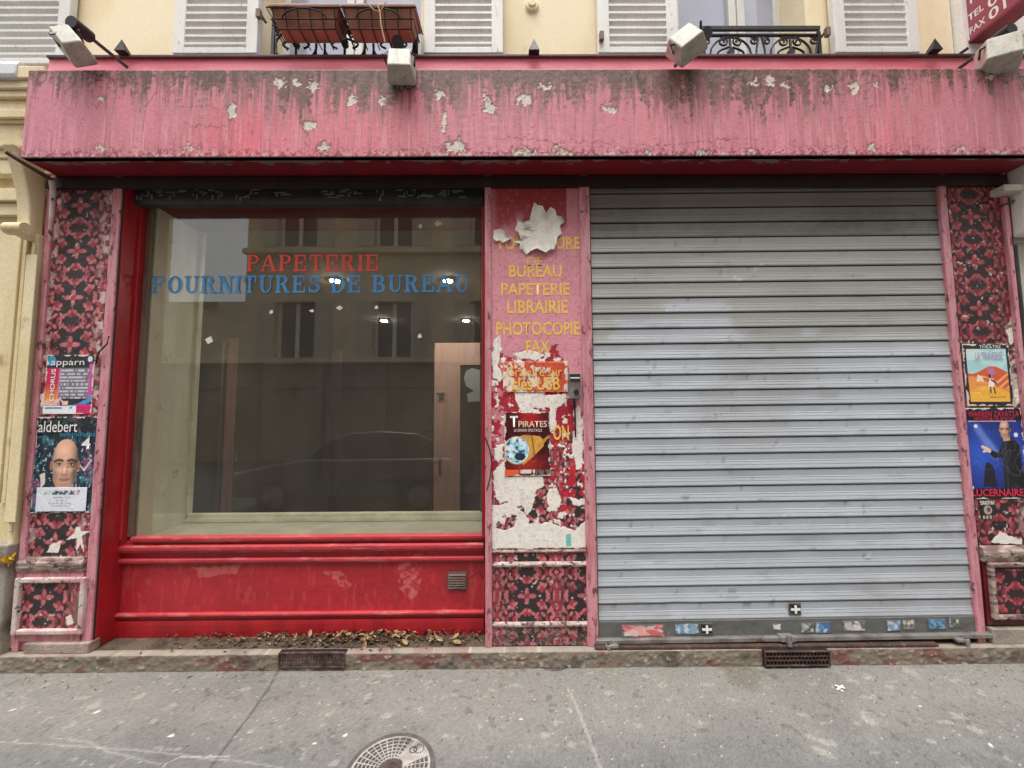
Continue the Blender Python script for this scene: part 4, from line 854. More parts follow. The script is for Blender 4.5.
# ================================================================== ROLLER SHUTTER
YC = .012
sh = thing('roller_shutter', 'closed grey metal roller shutter with horizontal ribs and stickers on its bottom bar', 'roller shutter', (X(780), YC, ZS))
cx0, cx1 = X(593.5, 415, YC), X(960, 415, YC); zc0, zc1 = Z(620, 700, YC), Z(176, 780, YC); pitch = .0935
prof = [(.022, .00), (.014, .02), (-.0075, .045), (-.0085, .11), (-.0052, .29), (-.0062, .32), (-.0030, .49), (-.0040, .52), (-.0022, .57), (-.0036, .93), (.008, .968)]
ns = int((zc1 - zc0) / pitch) + 2; rows = [(YC + y, zc0 + (i + f) * pitch, i) for i in range(ns) for y, f in prof]
nx = 130; xs = np.linspace(cx0, cx1, nx + 1); nr_ = len(rows)
gx = np.tile(xs, (nr_, 1)); gy = np.array([r[0] for r in rows])[:, None] + np.zeros_like(gx); gz0 = np.array([r[1] for r in rows])[:, None] + np.zeros_like(gx)
gz = gz0 + .0065 * (gx - cx0) ; gy = gy + (fbm(gx * 1.2, gz * 6, 3, 3) - .5) * .003
idx_s = np.array([r[2] for r in rows])[:, None] + np.zeros_like(gx, int)
rd_ = np.random.RandomState(21)
for k_ in range(16):
    dx_, dz_, sg_ = rd_.uniform(cx0, cx1), rd_.uniform(zc0, zc0 + 1.9), rd_.uniform(.03, .12)
    gy = gy + rd_.uniform(.002, .006) * np.exp(-((gx - dx_) / sg_) ** 2 - ((gz - dz_) / .05) ** 2)
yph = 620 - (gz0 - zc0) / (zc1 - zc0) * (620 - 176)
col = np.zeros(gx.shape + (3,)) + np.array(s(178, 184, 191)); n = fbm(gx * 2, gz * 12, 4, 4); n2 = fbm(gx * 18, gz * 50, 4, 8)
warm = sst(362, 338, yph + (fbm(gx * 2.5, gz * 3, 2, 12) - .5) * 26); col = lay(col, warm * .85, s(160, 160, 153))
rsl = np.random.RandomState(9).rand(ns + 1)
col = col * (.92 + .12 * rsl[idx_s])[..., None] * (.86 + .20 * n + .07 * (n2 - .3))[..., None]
dk = (yph < 241) & (yph > 212); col = lay(col, .85 * dk, s(80, 78, 72)); col = lay(col, .4 * dk * (n2 > .5), s(120, 116, 106)); col = lay(col, .75 * (yph <= 212), s(84, 80, 72))  # topmost slats: canopy shade painted in with the dirt; two below are dark-grained
pxg = 592 + (gx - cx0) / (cx1 - cx0) * 370
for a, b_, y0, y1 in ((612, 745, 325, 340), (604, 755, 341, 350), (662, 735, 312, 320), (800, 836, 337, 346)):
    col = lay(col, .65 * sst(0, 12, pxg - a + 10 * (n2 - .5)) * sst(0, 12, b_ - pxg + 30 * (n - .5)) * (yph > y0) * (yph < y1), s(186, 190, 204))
col = lay(col, .30 * sst(.70, .76, fbm(gx * 5, gz * 40, 4, 22)), s(120, 116, 110)); col = lay(col, .45 * sst(.80, .83, fbm(gx * 30, gz * 40, 3, 28)), s(84, 74, 66))
for k_ in range(26):
    px_, pz_ = rd_.uniform(cx0, cx1), rd_.uniform(zc0, zc0 + 2.1); a_ = rd_.uniform(-.6, .6); l_ = rd_.uniform(.01, .05)
    col = lay(col, .55 * (dline(gx + (n2 - .5) * .02, gz, [(px_, pz_), (px_ + l_ * math.cos(a_), pz_ + l_ * math.sin(a_))]) < rd_.uniform(.003, .006)), s(70, 66, 64) if k_ % 3 else s(214, 214, 214))
col = lay(col, .30 * sst(.50, .66, fbm(gx * 1.1, gz * 1.6, 4, 55)), s(140, 140, 138))
grv = np.array([(f < .05 or f > .95) for i in range(ns) for y, f in prof])[:, None] & np.ones_like(gx, bool); col = lay(col, .55 * grv, s(60, 58, 54))
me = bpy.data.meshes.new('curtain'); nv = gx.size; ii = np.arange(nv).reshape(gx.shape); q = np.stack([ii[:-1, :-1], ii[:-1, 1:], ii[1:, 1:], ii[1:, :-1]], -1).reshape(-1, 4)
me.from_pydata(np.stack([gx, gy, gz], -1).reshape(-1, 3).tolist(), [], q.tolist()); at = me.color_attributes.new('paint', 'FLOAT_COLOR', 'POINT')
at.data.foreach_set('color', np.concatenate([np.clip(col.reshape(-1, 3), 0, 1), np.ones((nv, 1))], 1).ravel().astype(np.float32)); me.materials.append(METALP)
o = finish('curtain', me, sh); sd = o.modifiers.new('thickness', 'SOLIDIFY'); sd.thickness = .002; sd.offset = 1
zl = lambda x, z: z + .0065 * (x - cx0)
zbar0 = Z(638, 700, YC); yb0 = YC - .016
bar = MB().add([(x, y, zl(x, z)) for z in (zbar0, zc0 + .002) for y in (yb0, YC + .02) for x in (cx0, cx1)], [(0, 2, 3, 1), (4, 5, 7, 6), (0, 1, 5, 4), (2, 6, 7, 3), (0, 4, 6, 2), (1, 3, 7, 5)])
bar.build('bottom_bar', mat('dark grey bar', s(98, 98, 96), .55, s(84, 84, 82), 6, (1, 1, 3), dirt=s(140, 138, 130), dscale=16, dlo=.62, dhi=.72), sh, bevel=.003)
zr1 = Z(639.5, 700, -.03); zr0 = Z(644, 700, -.03)
MB().add([(x, y, zl(x, z)) for z in (zr0, zr1) for y in (-.03, .05) for x in (cx0 - .02, cx1 + .03)], [(0, 2, 3, 1), (4, 5, 7, 6), (0, 1, 5, 4), (2, 6, 7, 3), (0, 4, 6, 2), (1, 3, 7, 5)]).build('bottom_rail', STEEL, sh, bevel=.004)
c = P(788, 640, -.04); MB().box(c.x - .04, c.x + .04, -.045, .0, c.z - .012, c.z + .018).box(c.x - .012, c.x + .012, -.06, -.04, c.z - .03, c.z + .03).build('lock_hasp', STEEL, sh, bevel=.004)
for px, py in ((612, 646), (962, 640)):
    c = P(px, py, -.04); sg = 1 if px > 800 else -1
    MB().box(c.x - .035, c.x + .035, -.05, .0, c.z - .008, c.z + .008).box(c.x + sg * .02 - .01, c.x + sg * .02 + .01, -.055, -.03, c.z - .035, c.z + .008).build('foot_bracket', STEEL, sh, bevel=.003)
MB().box(cx0 - .03, cx1 - .3, -.05, .20, ZS - .004, zr0 - .001).build('rusty_threshold', RUST, sh, bevel=.006)
GUIDE = mat('dark guide', s(52, 40, 42), .6, s(70, 50, 52), 8)
MB().box(cx0 - .02, cx0 + .004, .001, .07, ZS, 2.9).build('guide_rail', GUIDE, sh); MB().box(cx1 - .002, cx1 + .05, .001, .07, ZS, 2.9).build('guide_rail', GUIDE, sh)
MB().box(cx0, cx1, .03, .30, Z(184, 780, YC), Z(176, 780, YC) + .1).build('lintel', mat('dark lintel', s(34, 28, 28), .8), sh)
def stick(px, cols, seed, label, Y=yb0):
    def f(u, v):
        n = fbm(u * 3 + seed, v * 2.2, 4, seed); c = np.zeros(u.shape + (3,)) + np.array(cols[0]); c = lay(c, .8 * sst(.50, .58, n), cols[1]); c = lay(c, .8 * sst(.58, .64, fbm(u * 5, v * 3, 4, seed + 3)), cols[2]); e = np.minimum(np.minimum(u, 1 - u) * 1.6, np.minimum(v, 1 - v)); c = lay(c, .9 * sst(.16, .08, e + (fbm(u * 6, v * 4, 3, seed + 8) - .45) * .35), s(92, 92, 90))
        return c, 0
    return poster('sticker', label, px, f, .003, Y - .003, 'sticker', .0025)
w_ = s(206, 204, 200); dk_ = s(58, 58, 60); bl = s(86, 140, 190); rd = s(206, 96, 100)
stick((622, 625, 665, 637), (rd, s(226, 170, 168), w_), 2, 'long pinkish red torn sticker at left end of the shutter bar')
stick((675, 624, 699, 634.5), (s(130, 160, 176), bl, w_), 5, 'pale blue torn sticker beside the black and white cross sticker')
stick((773, 624, 781, 630), (w_, dk_, w_), 3, 'small white scrap sticker left of the bar middle')
stick((801, 623, 814, 633), (s(150, 150, 146), dk_, w_), 7, 'grey torn sticker touching the square blue sticker')
stick((815, 622, 831, 633.5), (bl, s(60, 100, 160), w_), 11, 'square blue sticker near the middle of the shutter bar')
stick((843, 621, 866, 631.5), (s(180, 176, 170), w_, dk_), 13, 'wide whitish worn sticker between blue stickers')
stick((887, 620.5, 901, 631), (s(120, 160, 196), w_, bl), 17, 'blue and white sticker right of the wide whitish one')
stick((903, 620, 915, 630), (s(140, 130, 120), w_, dk_), 19, 'brownish scraped sticker between two blue stickers')
stick((928, 619, 946, 629.5), (bl, s(110, 156, 190), dk_), 23, 'blue sticker near the right end of the bar')
stick((949, 618, 961, 628), (s(90, 88, 86), w_, w_), 29, 'heart shaped white remains at right end of the bar')
for bx, Yk, lb in (((700, 623, 713, 635), yb0, 'black square sticker with white cross on the bottom bar'), ((789, 603, 801, 615), YC - .0115, 'black square sticker with white cross on the lowest shutter slat')):
    t = stick(bx, (s(26, 26, 28), s(40, 40, 42), s(70, 70, 70)), 31, lb, Yk); a = P(bx[0], bx[1], Yk); b = P(bx[2], bx[3], Yk); cx = (a.x + b.x) / 2; cz = (a.z + b.z) / 2
    MB().box(cx - .027, cx + .027, Yk - .0075, Yk - .005, cz - .006, cz + .006).box(cx - .006, cx + .006, Yk - .008, Yk - .005, cz - .022, cz + .022).build('white_cross', INKW, t)

# grilles in the step
def grille(name, label, px0, py0, px1, py1, hexa, Y, mtl, recess):
    a = P(px0, py0, Y); b = P(px1, py1, Y); x0, x1, z0, z1 = a.x, b.x, b.z, a.z
    t = thing(name, label, 'grille', ((x0 + x1) / 2, Y, z0))
    MB().box(x0, x1, Y + .006, Y + .03, z0, z1).build('dark_cavity', mat('black cavity', s(14, 13, 13), .9), t)
    m = MB(); w = .007; m.box(x0, x1, Y - .008, Y + .01, z1 - w, z1).box(x0, x1, Y - .008, Y + .01, z0, z0 + w).box(x0, x0 + w, Y - .008, Y + .01, z0 + w, z1 - w).box(x1 - w, x1, Y - .008, Y + .01, z0 + w, z1 - w)
    if hexa:
        nrow = 3; hz = (z1 - z0 - 2 * w) / nrow; nc = 17; hx = (x1 - x0 - 2 * w) / nc
        for r in range(nrow + 1):
            z = z0 + w + r * hz
            if 0 < r < nrow: m.box(x0 + w, x1 - w, Y - .005, Y + .008, z - .003, z + .003)
            if r < nrow:
                for q in range(nc + 1):
                    x = x0 + w + (q + .5 * (r % 2)) * hx
                    if x < x1 - w: m.box(x - .0035, x + .0035, Y - .004, Y + .008, z + .003, z + hz - .003)
    else:
        m.box(x0 + w, x1 - w, Y - .004, Y + .009, z0 + w, z0 + .028).box(x0 + w, x1 - w, Y - .004, Y + .009, z1 - .020, z1 - w)
        for q in range(22):
            x = x0 + w + (q + .2) * (x1 - x0 - 2 * w) / 22; m.box(x, x + .011, Y - .003, Y + .008, z0 + .028, z1 - .020)
    m.build('grating', mtl, t, bevel=.0015)
grille('vent_grille', 'low rusty honeycomb vent grille under the right half of the shutter', 764, 651, 830, 665.5, True, -.072, RUST, .02)
grille('vent_grille', 'dark rusty iron grating set in the step below the shop window', 279, 652.5, 345, 667, False, -.056, mat('dark rust', s(96, 74, 68), .8, s(44, 32, 32), 20, bump=.5), .02)

# leaves on the ledge
m = MB(); random.seed(11)
for i in range(950):
    px = random.choice((random.uniform(150, 482), random.uniform(190, 482), random.gauss(340, 45), random.gauss(385, 40)))
    if px < 125 or px > 482: continue
    x = X(px, 640, .05); y = min(.13, max(-.04, random.gauss(.085, .045))); z = ZS + .001 + abs(random.gauss(0, .006)) + max(0, y - .04) * .22
    L_ = random.uniform(.004, .020); wd = L_ * random.uniform(.35, .7); M = Matrix.Translation((x, y, z)) @ Euler((random.gauss(0, .3), random.gauss(0, .3), random.uniform(0, 6.3))).to_matrix().to_4x4()
    vs = [M @ Vector(v) for v in ((-L_, 0, 0), (-L_ * .3, -wd * .8, .004), (L_ * .5, -wd * .6, .002), (L_, 0, .006), (L_ * .4, wd * .7, .003), (-L_ * .4, wd * .7, .001), (0, 0, -.003))]
    m.add(vs, [(0, 1, 6), (1, 2, 6), (2, 3, 6), (3, 4, 6), (4, 5, 6), (5, 0, 6)])
for i in range(70):
    px = random.choice((random.gauss(335, 14), random.gauss(378, 18), random.gauss(412, 20), random.uniform(200, 470))); x = X(px, 640, .05); y = min(.12, max(-.03, random.gauss(.07, .03))); z = ZS + .012 + max(0, y - .04) * .2
    L_ = random.uniform(.014, .030); wd = L_ * .55; M = Matrix.Translation((x, y, z)) @ Euler((random.gauss(0, .5), random.gauss(0, .4), random.uniform(0, 6.3))).to_matrix().to_4x4()
    m.add([M @ Vector(v) for v in ((-L_, 0, .004), (-L_ * .3, -wd * .8, .009), (L_ * .5, -wd * .6, .007), (L_, 0, .010), (L_ * .4, wd * .7, .009), (-L_ * .4, wd * .7, .005), (0, 0, -.001))], [(0, 1, 6), (1, 2, 6), (2, 3, 6), (3, 4, 6), (4, 5, 6), (5, 0, 6)], 1)
m.build('leaf_litter', [LEAF, mat('pale dead leaves', s(164, 140, 104), .8, s(128, 98, 70), 40)], label='dead brown leaves and dirt gathered on the step under the window', cat='leaves', kind='stuff')
m = MB()
for i in range(330):
    x = random.uniform(-2.9, 3.1); y = -.07 - abs(random.gauss(0, .10)); r_ = random.uniform(.002, .008); a0 = random.uniform(0, 6)
    m.add([(x + r_ * math.cos(a0 + t) * random.uniform(.5, 1.2), y + r_ * math.sin(a0 + t), .003) for t in (0, 1.5, 3, 4.5)] + [(x, y, .003 + r_ * .7)], [(0, 1, 4), (1, 2, 4), (2, 3, 4), (3, 0, 4)])
m.build('grit', mat('gravel grit', s(160, 146, 126), .9, s(110, 96, 82), 60), label='loose grit and crumbs along the foot of the step', cat='grit', kind='stuff')
MB().tube([G(533, 664, .006), G(545, 668, .012), G(560, 669, .01), G(570, 666, .006)], .003, 6).build('twig', RUST, label='thin curved dark twig on the pavement by the step', cat='twig')
g = G(840, 688, .004); m = MB()
m.box(-.03, .03, -.004, .004, 0, .004).xform(Matrix.Translation(g) @ Matrix.Rotation(.5, 4, 'Z')); m2 = MB().box(-.02, .02, -.004, .004, .0045, .008).xform(Matrix.Translation(g) @ Matrix.Rotation(-.6, 4, 'Z')); m.add(m2.v, m2.f)
m.build('paper_litter', PAPER, label='tiny white strip of litter on the pavement before the shutter', cat='litter')

# manhole cover
g = G(390, 771); mh = thing('manhole_cover', 'round grey iron manhole cover with a radial grid, set in the pavement', 'manhole cover', (g.x, g.y, 0)); RM = .173
IRONG = mat('worn grey iron', s(156, 150, 144), .6, s(132, 126, 120), 20, dirt=s(90, 84, 80), dlo=.56, dhi=.7, bump=.2)
def ringm(r0, r1, z0, z1, n=48):
    m = MB(); vs = []
    for i in range(n):
        a = 2 * math.pi * i / n
        for r, z in ((r0, z0), (r1, z0), (r1, z1), (r0, z1)): vs.append((g.x + r * math.cos(a), g.y + r * math.sin(a), z))
    return m.add(vs, [(4 * i + k, 4 * ((i + 1) % n) + k, 4 * ((i + 1) % n) + (k + 1) % 4, 4 * i + (k + 1) % 4) for i in range(n) for k in range(4)])
ringm(RM - .018, RM, -.01, .009).build('frame_ring', mat('dark ring', s(84, 80, 78), .8, s(66, 62, 60), 20, bump=.4), mh)
ringm(.0001, RM - .017, -.008, .0045).build('base_plate', mat('dark iron plate', s(72, 66, 62), .8, s(56, 52, 50), 30, bump=.3), mh)
m = MB()
for r in (.052, .066, .082, .098, .115, .132): q = ringm(r - .0022, r + .0022, .003, .0085); m.add(q.v, q.f)
q = ringm(.146, .156, .003, .0086); m.add(q.v, q.f)
for i in range(32):
    a = 2 * math.pi * i / 32
    if abs(a - .75) < .33: continue
    q = MB().box(.045, .148, -.0022, .0022, .003, .009 + (i % 2) * .0003).xform(Matrix.Translation((g.x, g.y, 0)) @ Matrix.Rotation(a, 4, 'Z')); m.add(q.v, q.f)
q = MB().prism([(.05, -.03), (.146, -.052), (.15, 0), (.146, .052), (.05, .03)], -.0100, -.003).xform(Matrix.Translation((g.x, g.y, 0)) @ Matrix.Rotation(.75, 4, 'Z') @ Matrix.Rotation(R(-90), 4, 'X') @ Matrix.Scale(1, 4)); m.add(q.v, q.f)
m.build('grid', IRONG, mh); ringm(.0001, .03, .004, .011).build('hub', RUST, mh)
q = MB()
for cx, cy, r_ in ((.128, .0, .020), (.108, .012, .014)): 
    for i in range(14):
        a = 2 * math.pi * i / 14; q.box(cx + r_ * math.cos(a) - .002, cx + r_ * math.cos(a) + .002, cy + r_ * math.sin(a) - .002, cy + r_ * math.sin(a) + .002, .0102, .0125 + i * .00001)
q.xform(Matrix.Translation((g.x, g.y, 0)) @ Matrix.Rotation(.75, 4, 'Z')); q.build('emblem', mat('dark emblem', s(70, 66, 62), .7), mh)

# ================================================================== UPPER BUILDING
YU = .16
zU = 3.1
bl_ = thing('apartment_building', 'cream rendered house front with white louvred shutters above the pink canopy', 'building', (0, YU, zU))
def win_edges(px0, px1): return X(px0, 30, YU), X(px1, 30, YU)
openings = [win_edges(262, 421), win_edges(670, 806)]
x = -3.6; m = MB()
zw = 6.2
for a, b in openings + [(3.02, 3.02)]:
    m.box(x, a, YU, YU + .35, zU, zw); x = b
m.box(openings[0][0], openings[0][1], YU + .002, YU + .34, 5.4, zw).box(openings[1][0], openings[1][1], YU + .002, YU + .34, 5.4, zw)
m.build('wall', CREAM, bl_)
for (a, b), gap in zip(openings, (0, 1)):
    yq = YU + .22
    wf = MB(); n_ = 2; w = .055
    wf.box(a, a + w, yq, yq + .06, zU, 5.4).box(b - w, b, yq, yq + .06, zU, 5.4)
    mid = X(736, 20, yq) if gap else (a + b) / 2
    wf.box(mid - .06, mid - .004, yq - .012, yq + .05, zU, 5.4).box(mid + .004, mid + .06, yq - .012, yq + .05, zU, 5.4)
    r_ = X(778, 20, yq) if gap else b - w
    l_ = X(679, 20, yq) if gap else a + w
    if gap: wf.box(a + w, l_, yq + .001, yq + .055, zU, 5.4)
    fo = wf.build('window_frame', WHITE, bl_, bevel=.004)
    MB().box(l_, mid - .06, yq + .02, yq + .026, zU, 5.4).box(mid + .06, r_, yq + .02, yq + .026, zU, 5.4).build('window_pane', SKYPANE, fo)
    if gap: MB().box(r_, b - w, yq + .03, yq + .04, zU, 5.4).build('dark_gap', mat('dark room gap', s(70, 64, 58), .8), fo)
def louvre(px0, px1, n):
    x0, x1 = X(px0, 40, YU - .05), X(px1, 40, YU - .05); z0 = Z(54 if n else 64, 512, YU - .05); w = .075; y0, y1 = YU - .06, YU - .015; zt2 = 5.3
    so = MB().box(x0, x0 + w, y0, y1, z0, zt2).box(x1 - w, x1, y0, y1, z0, zt2).box(x0 + w, x1 - w, y0 + .001, y1 - .001, z0, z0 + .042).build('window_shutter', WHITE, bl_, bevel=.004)
    m = MB(); z = z0 + .030
    while z < zt2 - .06:
        m.prismx([(y0 + .003, z + .034), (y0 + .003, z + .050), (y1 - .003, z + .050), (y1 - .003, z - .008), (y1 - .010, z - .008)], x0 + w, x1 - w); z += .054
    m.build('louvre_slats', WHITE, so)
    MB().box(x0 + w, x1 - w, y1, y1 + .004, z0, zt2).build('backing', mat('grey shutter back', s(160, 158, 156), .8), so)
for i, (a, b) in enumerate(((-24, 69), (174, 258), (424, 503), (598, 678), (834, 918))): louvre(a, b, i)
for px, py in ((263, 18), (822, 36), (600, 40)):
    c = P(px, py, YU - .03); MB().tube([(c.x, YU, c.z), (c.x, YU - .08, c.z)], .009).box(c.x - .014, c.x + .014, YU - .085, YU - .06, c.z - .045, c.z + .01).build('shutter_stay', mat('rusty stay', s(120, 100, 84), .7), bl_)
c = P(532, 6, YU); MB().disc((c.x, c.z), .045, YU - .018, YU + .01).disc((c.x, c.z), .026, YU - .028, YU - .017).build('wall_boss', CREAM, bl_, bevel=.004)
# balcony railings
def railing(px0, px1, pyt, nm):
    Yr = .118; x0, x1 = X(px0, 40, Yr), X(px1, 40, Yr); z1 = Z(pyt, 740, Yr); z0 = z1 - .34
    m = MB().box(x0, x1, Yr - .009, Yr + .009, z1 - .011, z1 + .014).box(x0, x1, Yr - .010, Yr + .010, z1 - .050, z1 - .042)
    m.box(x0, x0 + .02, Yr - .01, Yr + .01, z0, z1 - .023).box(x1 - .02, x1, Yr - .01, Yr + .01, z0, z1 - .023)
    n = max(2, round((x1 - x0) / .36)); w = (x1 - x0) / n
    def spiral(cx, cz, r, d, a0, turns=1.4):
        pts = [(cx + d * r * (1 - .75 * t / 20) * math.cos(a0 + turns * 2 * math.pi * t / 20), Yr, cz + r * (1 - .75 * t / 20) * math.sin(a0 + turns * 2 * math.pi * t / 20)) for t in range(21)]
        m.tube(pts, .0065, 6)
    for i in range(n):
        c = x0 + (i + .5) * w
        for d in (-1, 1):
            spiral(c + d * .050, z1 - .092, .036, d, 1.2); spiral(c + d * (w / 2 - .045), z1 - .085, .030, -d, 1.0)
            pts = [(c + d * (.135 * math.sin(t / 10 * 2.5)), Yr, z1 - .060 - .22 * (1 - math.cos(t / 10 * 2.5)) / 2 * 1.1) for t in range(11)]; m.tube(pts, .007, 6)
            pts = [(c + d * (.012 + .075 * math.sin(t / 8 * 2.6)), Yr, z1 - .13 - .07 * (t / 8)) for t in range(9)]; m.tube(pts, .007, 6)
            pts = [(c + d * (w / 2 - .01 - .02 * math.sin(t / 6 * 3.1)), Yr, z1 - .06 - .26 * t / 6) for t in range(7)]; m.tube(pts, .007, 6)
        m.tube([(c, Yr, z1 - .07), (c, Yr, z0)], .009, 6)
        m.disc((c, z1 - .17), .022, Yr - .012, Yr + .012, 10)
    m.build('balcony_railing', IRON, bl_)
railing(700, 820, 29, 'r'); railing(272, 418, 20, 'l')
# planters
random.seed(2)
for i, (p0, p1) in enumerate(((270, 338), (342, 414))):
    Yp0, Yp1 = -.07, .09; xa_, xb_ = X(p0, 15, Yp0), X(p1, 15, Yp0); zt_ = Z(8, 340, Yp0); zb_ = Z(30, 340, Yp0 + .035) ; cx = (xa_ + xb_) / 2
    t = thing('planter_box', ('brown window box in a wire basket, left one of the railing pair' if i == 0 else 'brown window box in a wire basket, right one crossed by a dry twig'), 'planter', (cx, -.08, zb_), 'brown planters hung on the left balcony railing')
    k = .035
    m = MB().add([(xa_ + k, Yp0 + k, zb_), (xb_ - k, Yp0 + k, zb_), (xb_ - k, Yp1 - k, zb_), (xa_ + k, Yp1 - k, zb_), (xa_, Yp0, zt_), (xb_, Yp0, zt_), (xb_, Yp1, zt_), (xa_, Yp1, zt_)],
             [(3, 2, 1, 0), (0, 1, 5, 4), (1, 2, 6, 5), (2, 3, 7, 6), (3, 0, 4, 7), (4, 5, 6, 7)])
    m.build('box', TERRA, t, bevel=.008); MB().box(xa_ - .008, xb_ + .008, Yp0 - .010, Yp1 + .01, zt_ + .001, zt_ + .022).build('rim', TERRA, t, bevel=.005)
    MB().box(xa_ + .01, xb_ - .01, Yp0 + .01, Yp1 - .01, zt_ + .0225, zt_ + .028).build('soil', mat('dry soil', s(70, 56, 46), .95, bump=1), t)
    m = MB(); r_ = .0045; yf = Yp0 - .014
    zz = [zt_ - .01, zt_ - (zt_ - zb_) * .62, zb_ - .01]; ins = [0, .02, .035]
    for z, e in zip(zz, ins): m.tube([(xa_ - .016 + e, Yp1, z), (xa_ - .016 + e, yf + e, z), (xb_ + .016 - e, yf + e, z), (xb_ + .016 - e, Yp1, z)], r_, 6)
    for q in range(6):
        x_ = xa_ + .02 + q * (xb_ - xa_ - .04) / 5; m.tube([(x_, yf, zz[0]), (x_, yf + .02, zz[1]), (x_, yf + .035, zz[2]), (x_, Yp1, zz[2])], r_ * .8, 6)
    for d in (-.0,):
        m.tube([(cx + .135 * math.cos(a), yf + .018 - .018 * math.sin(a), zz[1] + (zz[0] - zz[1]) * .9 * math.sin(a)) for a in [math.pi * q / 14 for q in range(15)]], r_, 6)
    m.build('wire_basket', IRON, t)
MB().tube([P(375, -4, -.11), P(380, 12, -.11), P(381, 25, -.11), P(385, 42, -.10)], .0035, 6).tube([P(366, 2, -.11), P(374, 10, -.11), P(380, 12, -.11), P(386, 2, -.11)], .0028, 6).build('dry_twig', mat('dry stem', s(196, 170, 140), .8), label='thin dry twig hanging in front of the right window box', cat='twig')

# ================================================================== FLOODLIGHTS
def floodlight(pc, D, size, rot, foot, label, tip):
    c = P(pc[0], pc[1], -2.3 + D); M = Matrix.Translation(c) @ Euler(rot).to_matrix().to_4x4()
    t = thing('floodlight', label, 'floodlight', c, 'four grey floodlights along the canopy top')
    w, h, d = size
    m = MB(); a = (w, h); b = (w * .62, h * .62)     # front (lamp side) at +y local, smaller back at -y
    vs = [(x * w, d, z * h) for x, z in ((-1, -1), (1, -1), (1, 1), (-1, 1))] + [(x * w, d * .45, z * h) for x, z in ((-1, -1), (1, -1), (1, 1), (-1, 1))] + [(x * w * .8, -d, z * h * .8) for x, z in ((-1, -1), (1, -1), (1, 1), (-1, 1))]
    m.add(vs, [(3, 2, 1, 0), (8, 9, 10, 11)] + [(4 * k + j, 4 * k + (j + 1) % 4, 4 * k + 4 + (j + 1) % 4, 4 * k + 4 + j) for k in (0, 1) for j in range(4)]).xform(M)
    m.build('housing', GREYMETAL, t, bevel=.008)
    MB().box(-w * .86, w * .86, d + .001, d + .006, -h * .86, h * .86).xform(M).build('lamp_glass', FLOODGLASS, t)
    jm = P(tip[0], tip[1], -2.3 + D + .02); q = (Vector(foot) - jm).normalized()
    m = MB().tube([jm - q * .045, jm + q * .05], .034, 10); m.build('junction_box', BLACK, t, bevel=.004)
    MB().tube([jm + q * .04, foot], .011, 8).build('arm', DARKGREY, t)
    MB().tube([M @ Vector((-w * .95, 0, 0)), M @ Vector((-w * 1.12, -d * 1.1, 0)), jm, M @ Vector((w * 1.12, -d * 1.1, 0)), M @ Vector((w * .95, 0, 0))], .006, 6).build('bracket', DARKGREY, t)
zt3 = fz1 + .002
floodlight((72, 45), 2.02, (.056, .088, .055), (R(-22), R(-36), R(30)), P(127, 67, .0), 'weathered floodlight on a long arm at far left end of the canopy', (80, 29))
floodlight((401, 66), 2.06, (.078, .082, .05), (R(-14), R(-2), R(4)), P(398, 66, -.0), 'floodlight hanging against the canopy top under the right window box', (398, 46))
floodlight((686, 44), 2.04, (.080, .082, .05), (R(-16), R(-30), R(-18)), P(675, 66, .0), 'tilted square floodlight in front of the right balcony railing', (702, 38))
floodlight((1000, 54), 2.08, (.085, .088, .06), (R(-12), R(6), R(-34)), P(957, 70, .02), 'floodlight on a thin rod at far right below the phone number sign', (1002, 36))

# ================================================================== PROJECTING SIGN
a = P(963, 47, YU - .03)
sg = thing('projecting_sign', 'dark pink projecting shop sign with white telephone and fax numbers, top right', 'sign', (a.x, YU - .3, a.z))
sx0 = a.x; sz0 = a.z; y1 = YU - .03; y0 = y1 - 1.0
SIGN = mat('sign magenta', s(158, 72, 92), .5, s(146, 64, 84), 3, bump=.05); 
MB().box(sx0 + .012, sx0 + .12, y0 + .012, y1 - .012, sz0 + .012, sz0 + .9).build('sign_panel', SIGN, sg)
MB().box(sx0, sx0 + .13, y0, y1, sz0 - .006, sz0 + .0115).box(sx0, sx0 + .13, y1 - .0115, y1, sz0 + .0118, sz0 + .9).box(sx0, sx0 + .13, y0, y0 + .0115, sz0 + .0118, sz0 + .9).build('sign_frame', mat('sign frame', s(140, 48, 62), .5, s(112, 30, 44), 4), sg)
def side_text(txt, yc, zc, w, h):
    me = text_mesh(txt, 0, 0, w, h, 0, .015); me.materials.append(INKW)
    me.transform(Matrix.Translation((sx0 + .0105, yc, zc)) @ Matrix.Rotation(R(-90), 4, 'Z')); finish('lettering', me, sg)
def SP(px, py):     # photo pixel on the sign's side face
    d = ray(px, py); return CAM + d * ((sx0 + .01 - CAM.x) / d.x)
for txt, q0, q1 in (('TEL', (968.5, 22), (984, 12)), ('FAX', (970, 35), (985.5, 22)), ('01 46', (988, 8), (1040, -26)), ('01 46', (989, 20), (1042, -12)), ('PAPETERIE', (970, 3), (1060, -60))):
    A = SP(*q0); B = SP(*q1); hh = {'TEL': .045, 'FAX': .045, 'PAPETERIE': .14}.get(txt, .07)
    zc = {'TEL': SP(968.5, 22).z, 'FAX': SP(970, 36).z}.get(txt, A.z)
    side_text(txt, (A.y + B.y) / 2, A.z + hh * .5 - (.0 if txt in ('TEL', 'FAX') else .01), abs(B.y - A.y), hh)
MB().tube([P(955, 57, .09), P(968, 48, .05)], .010).build('bracket', IRON, sg)

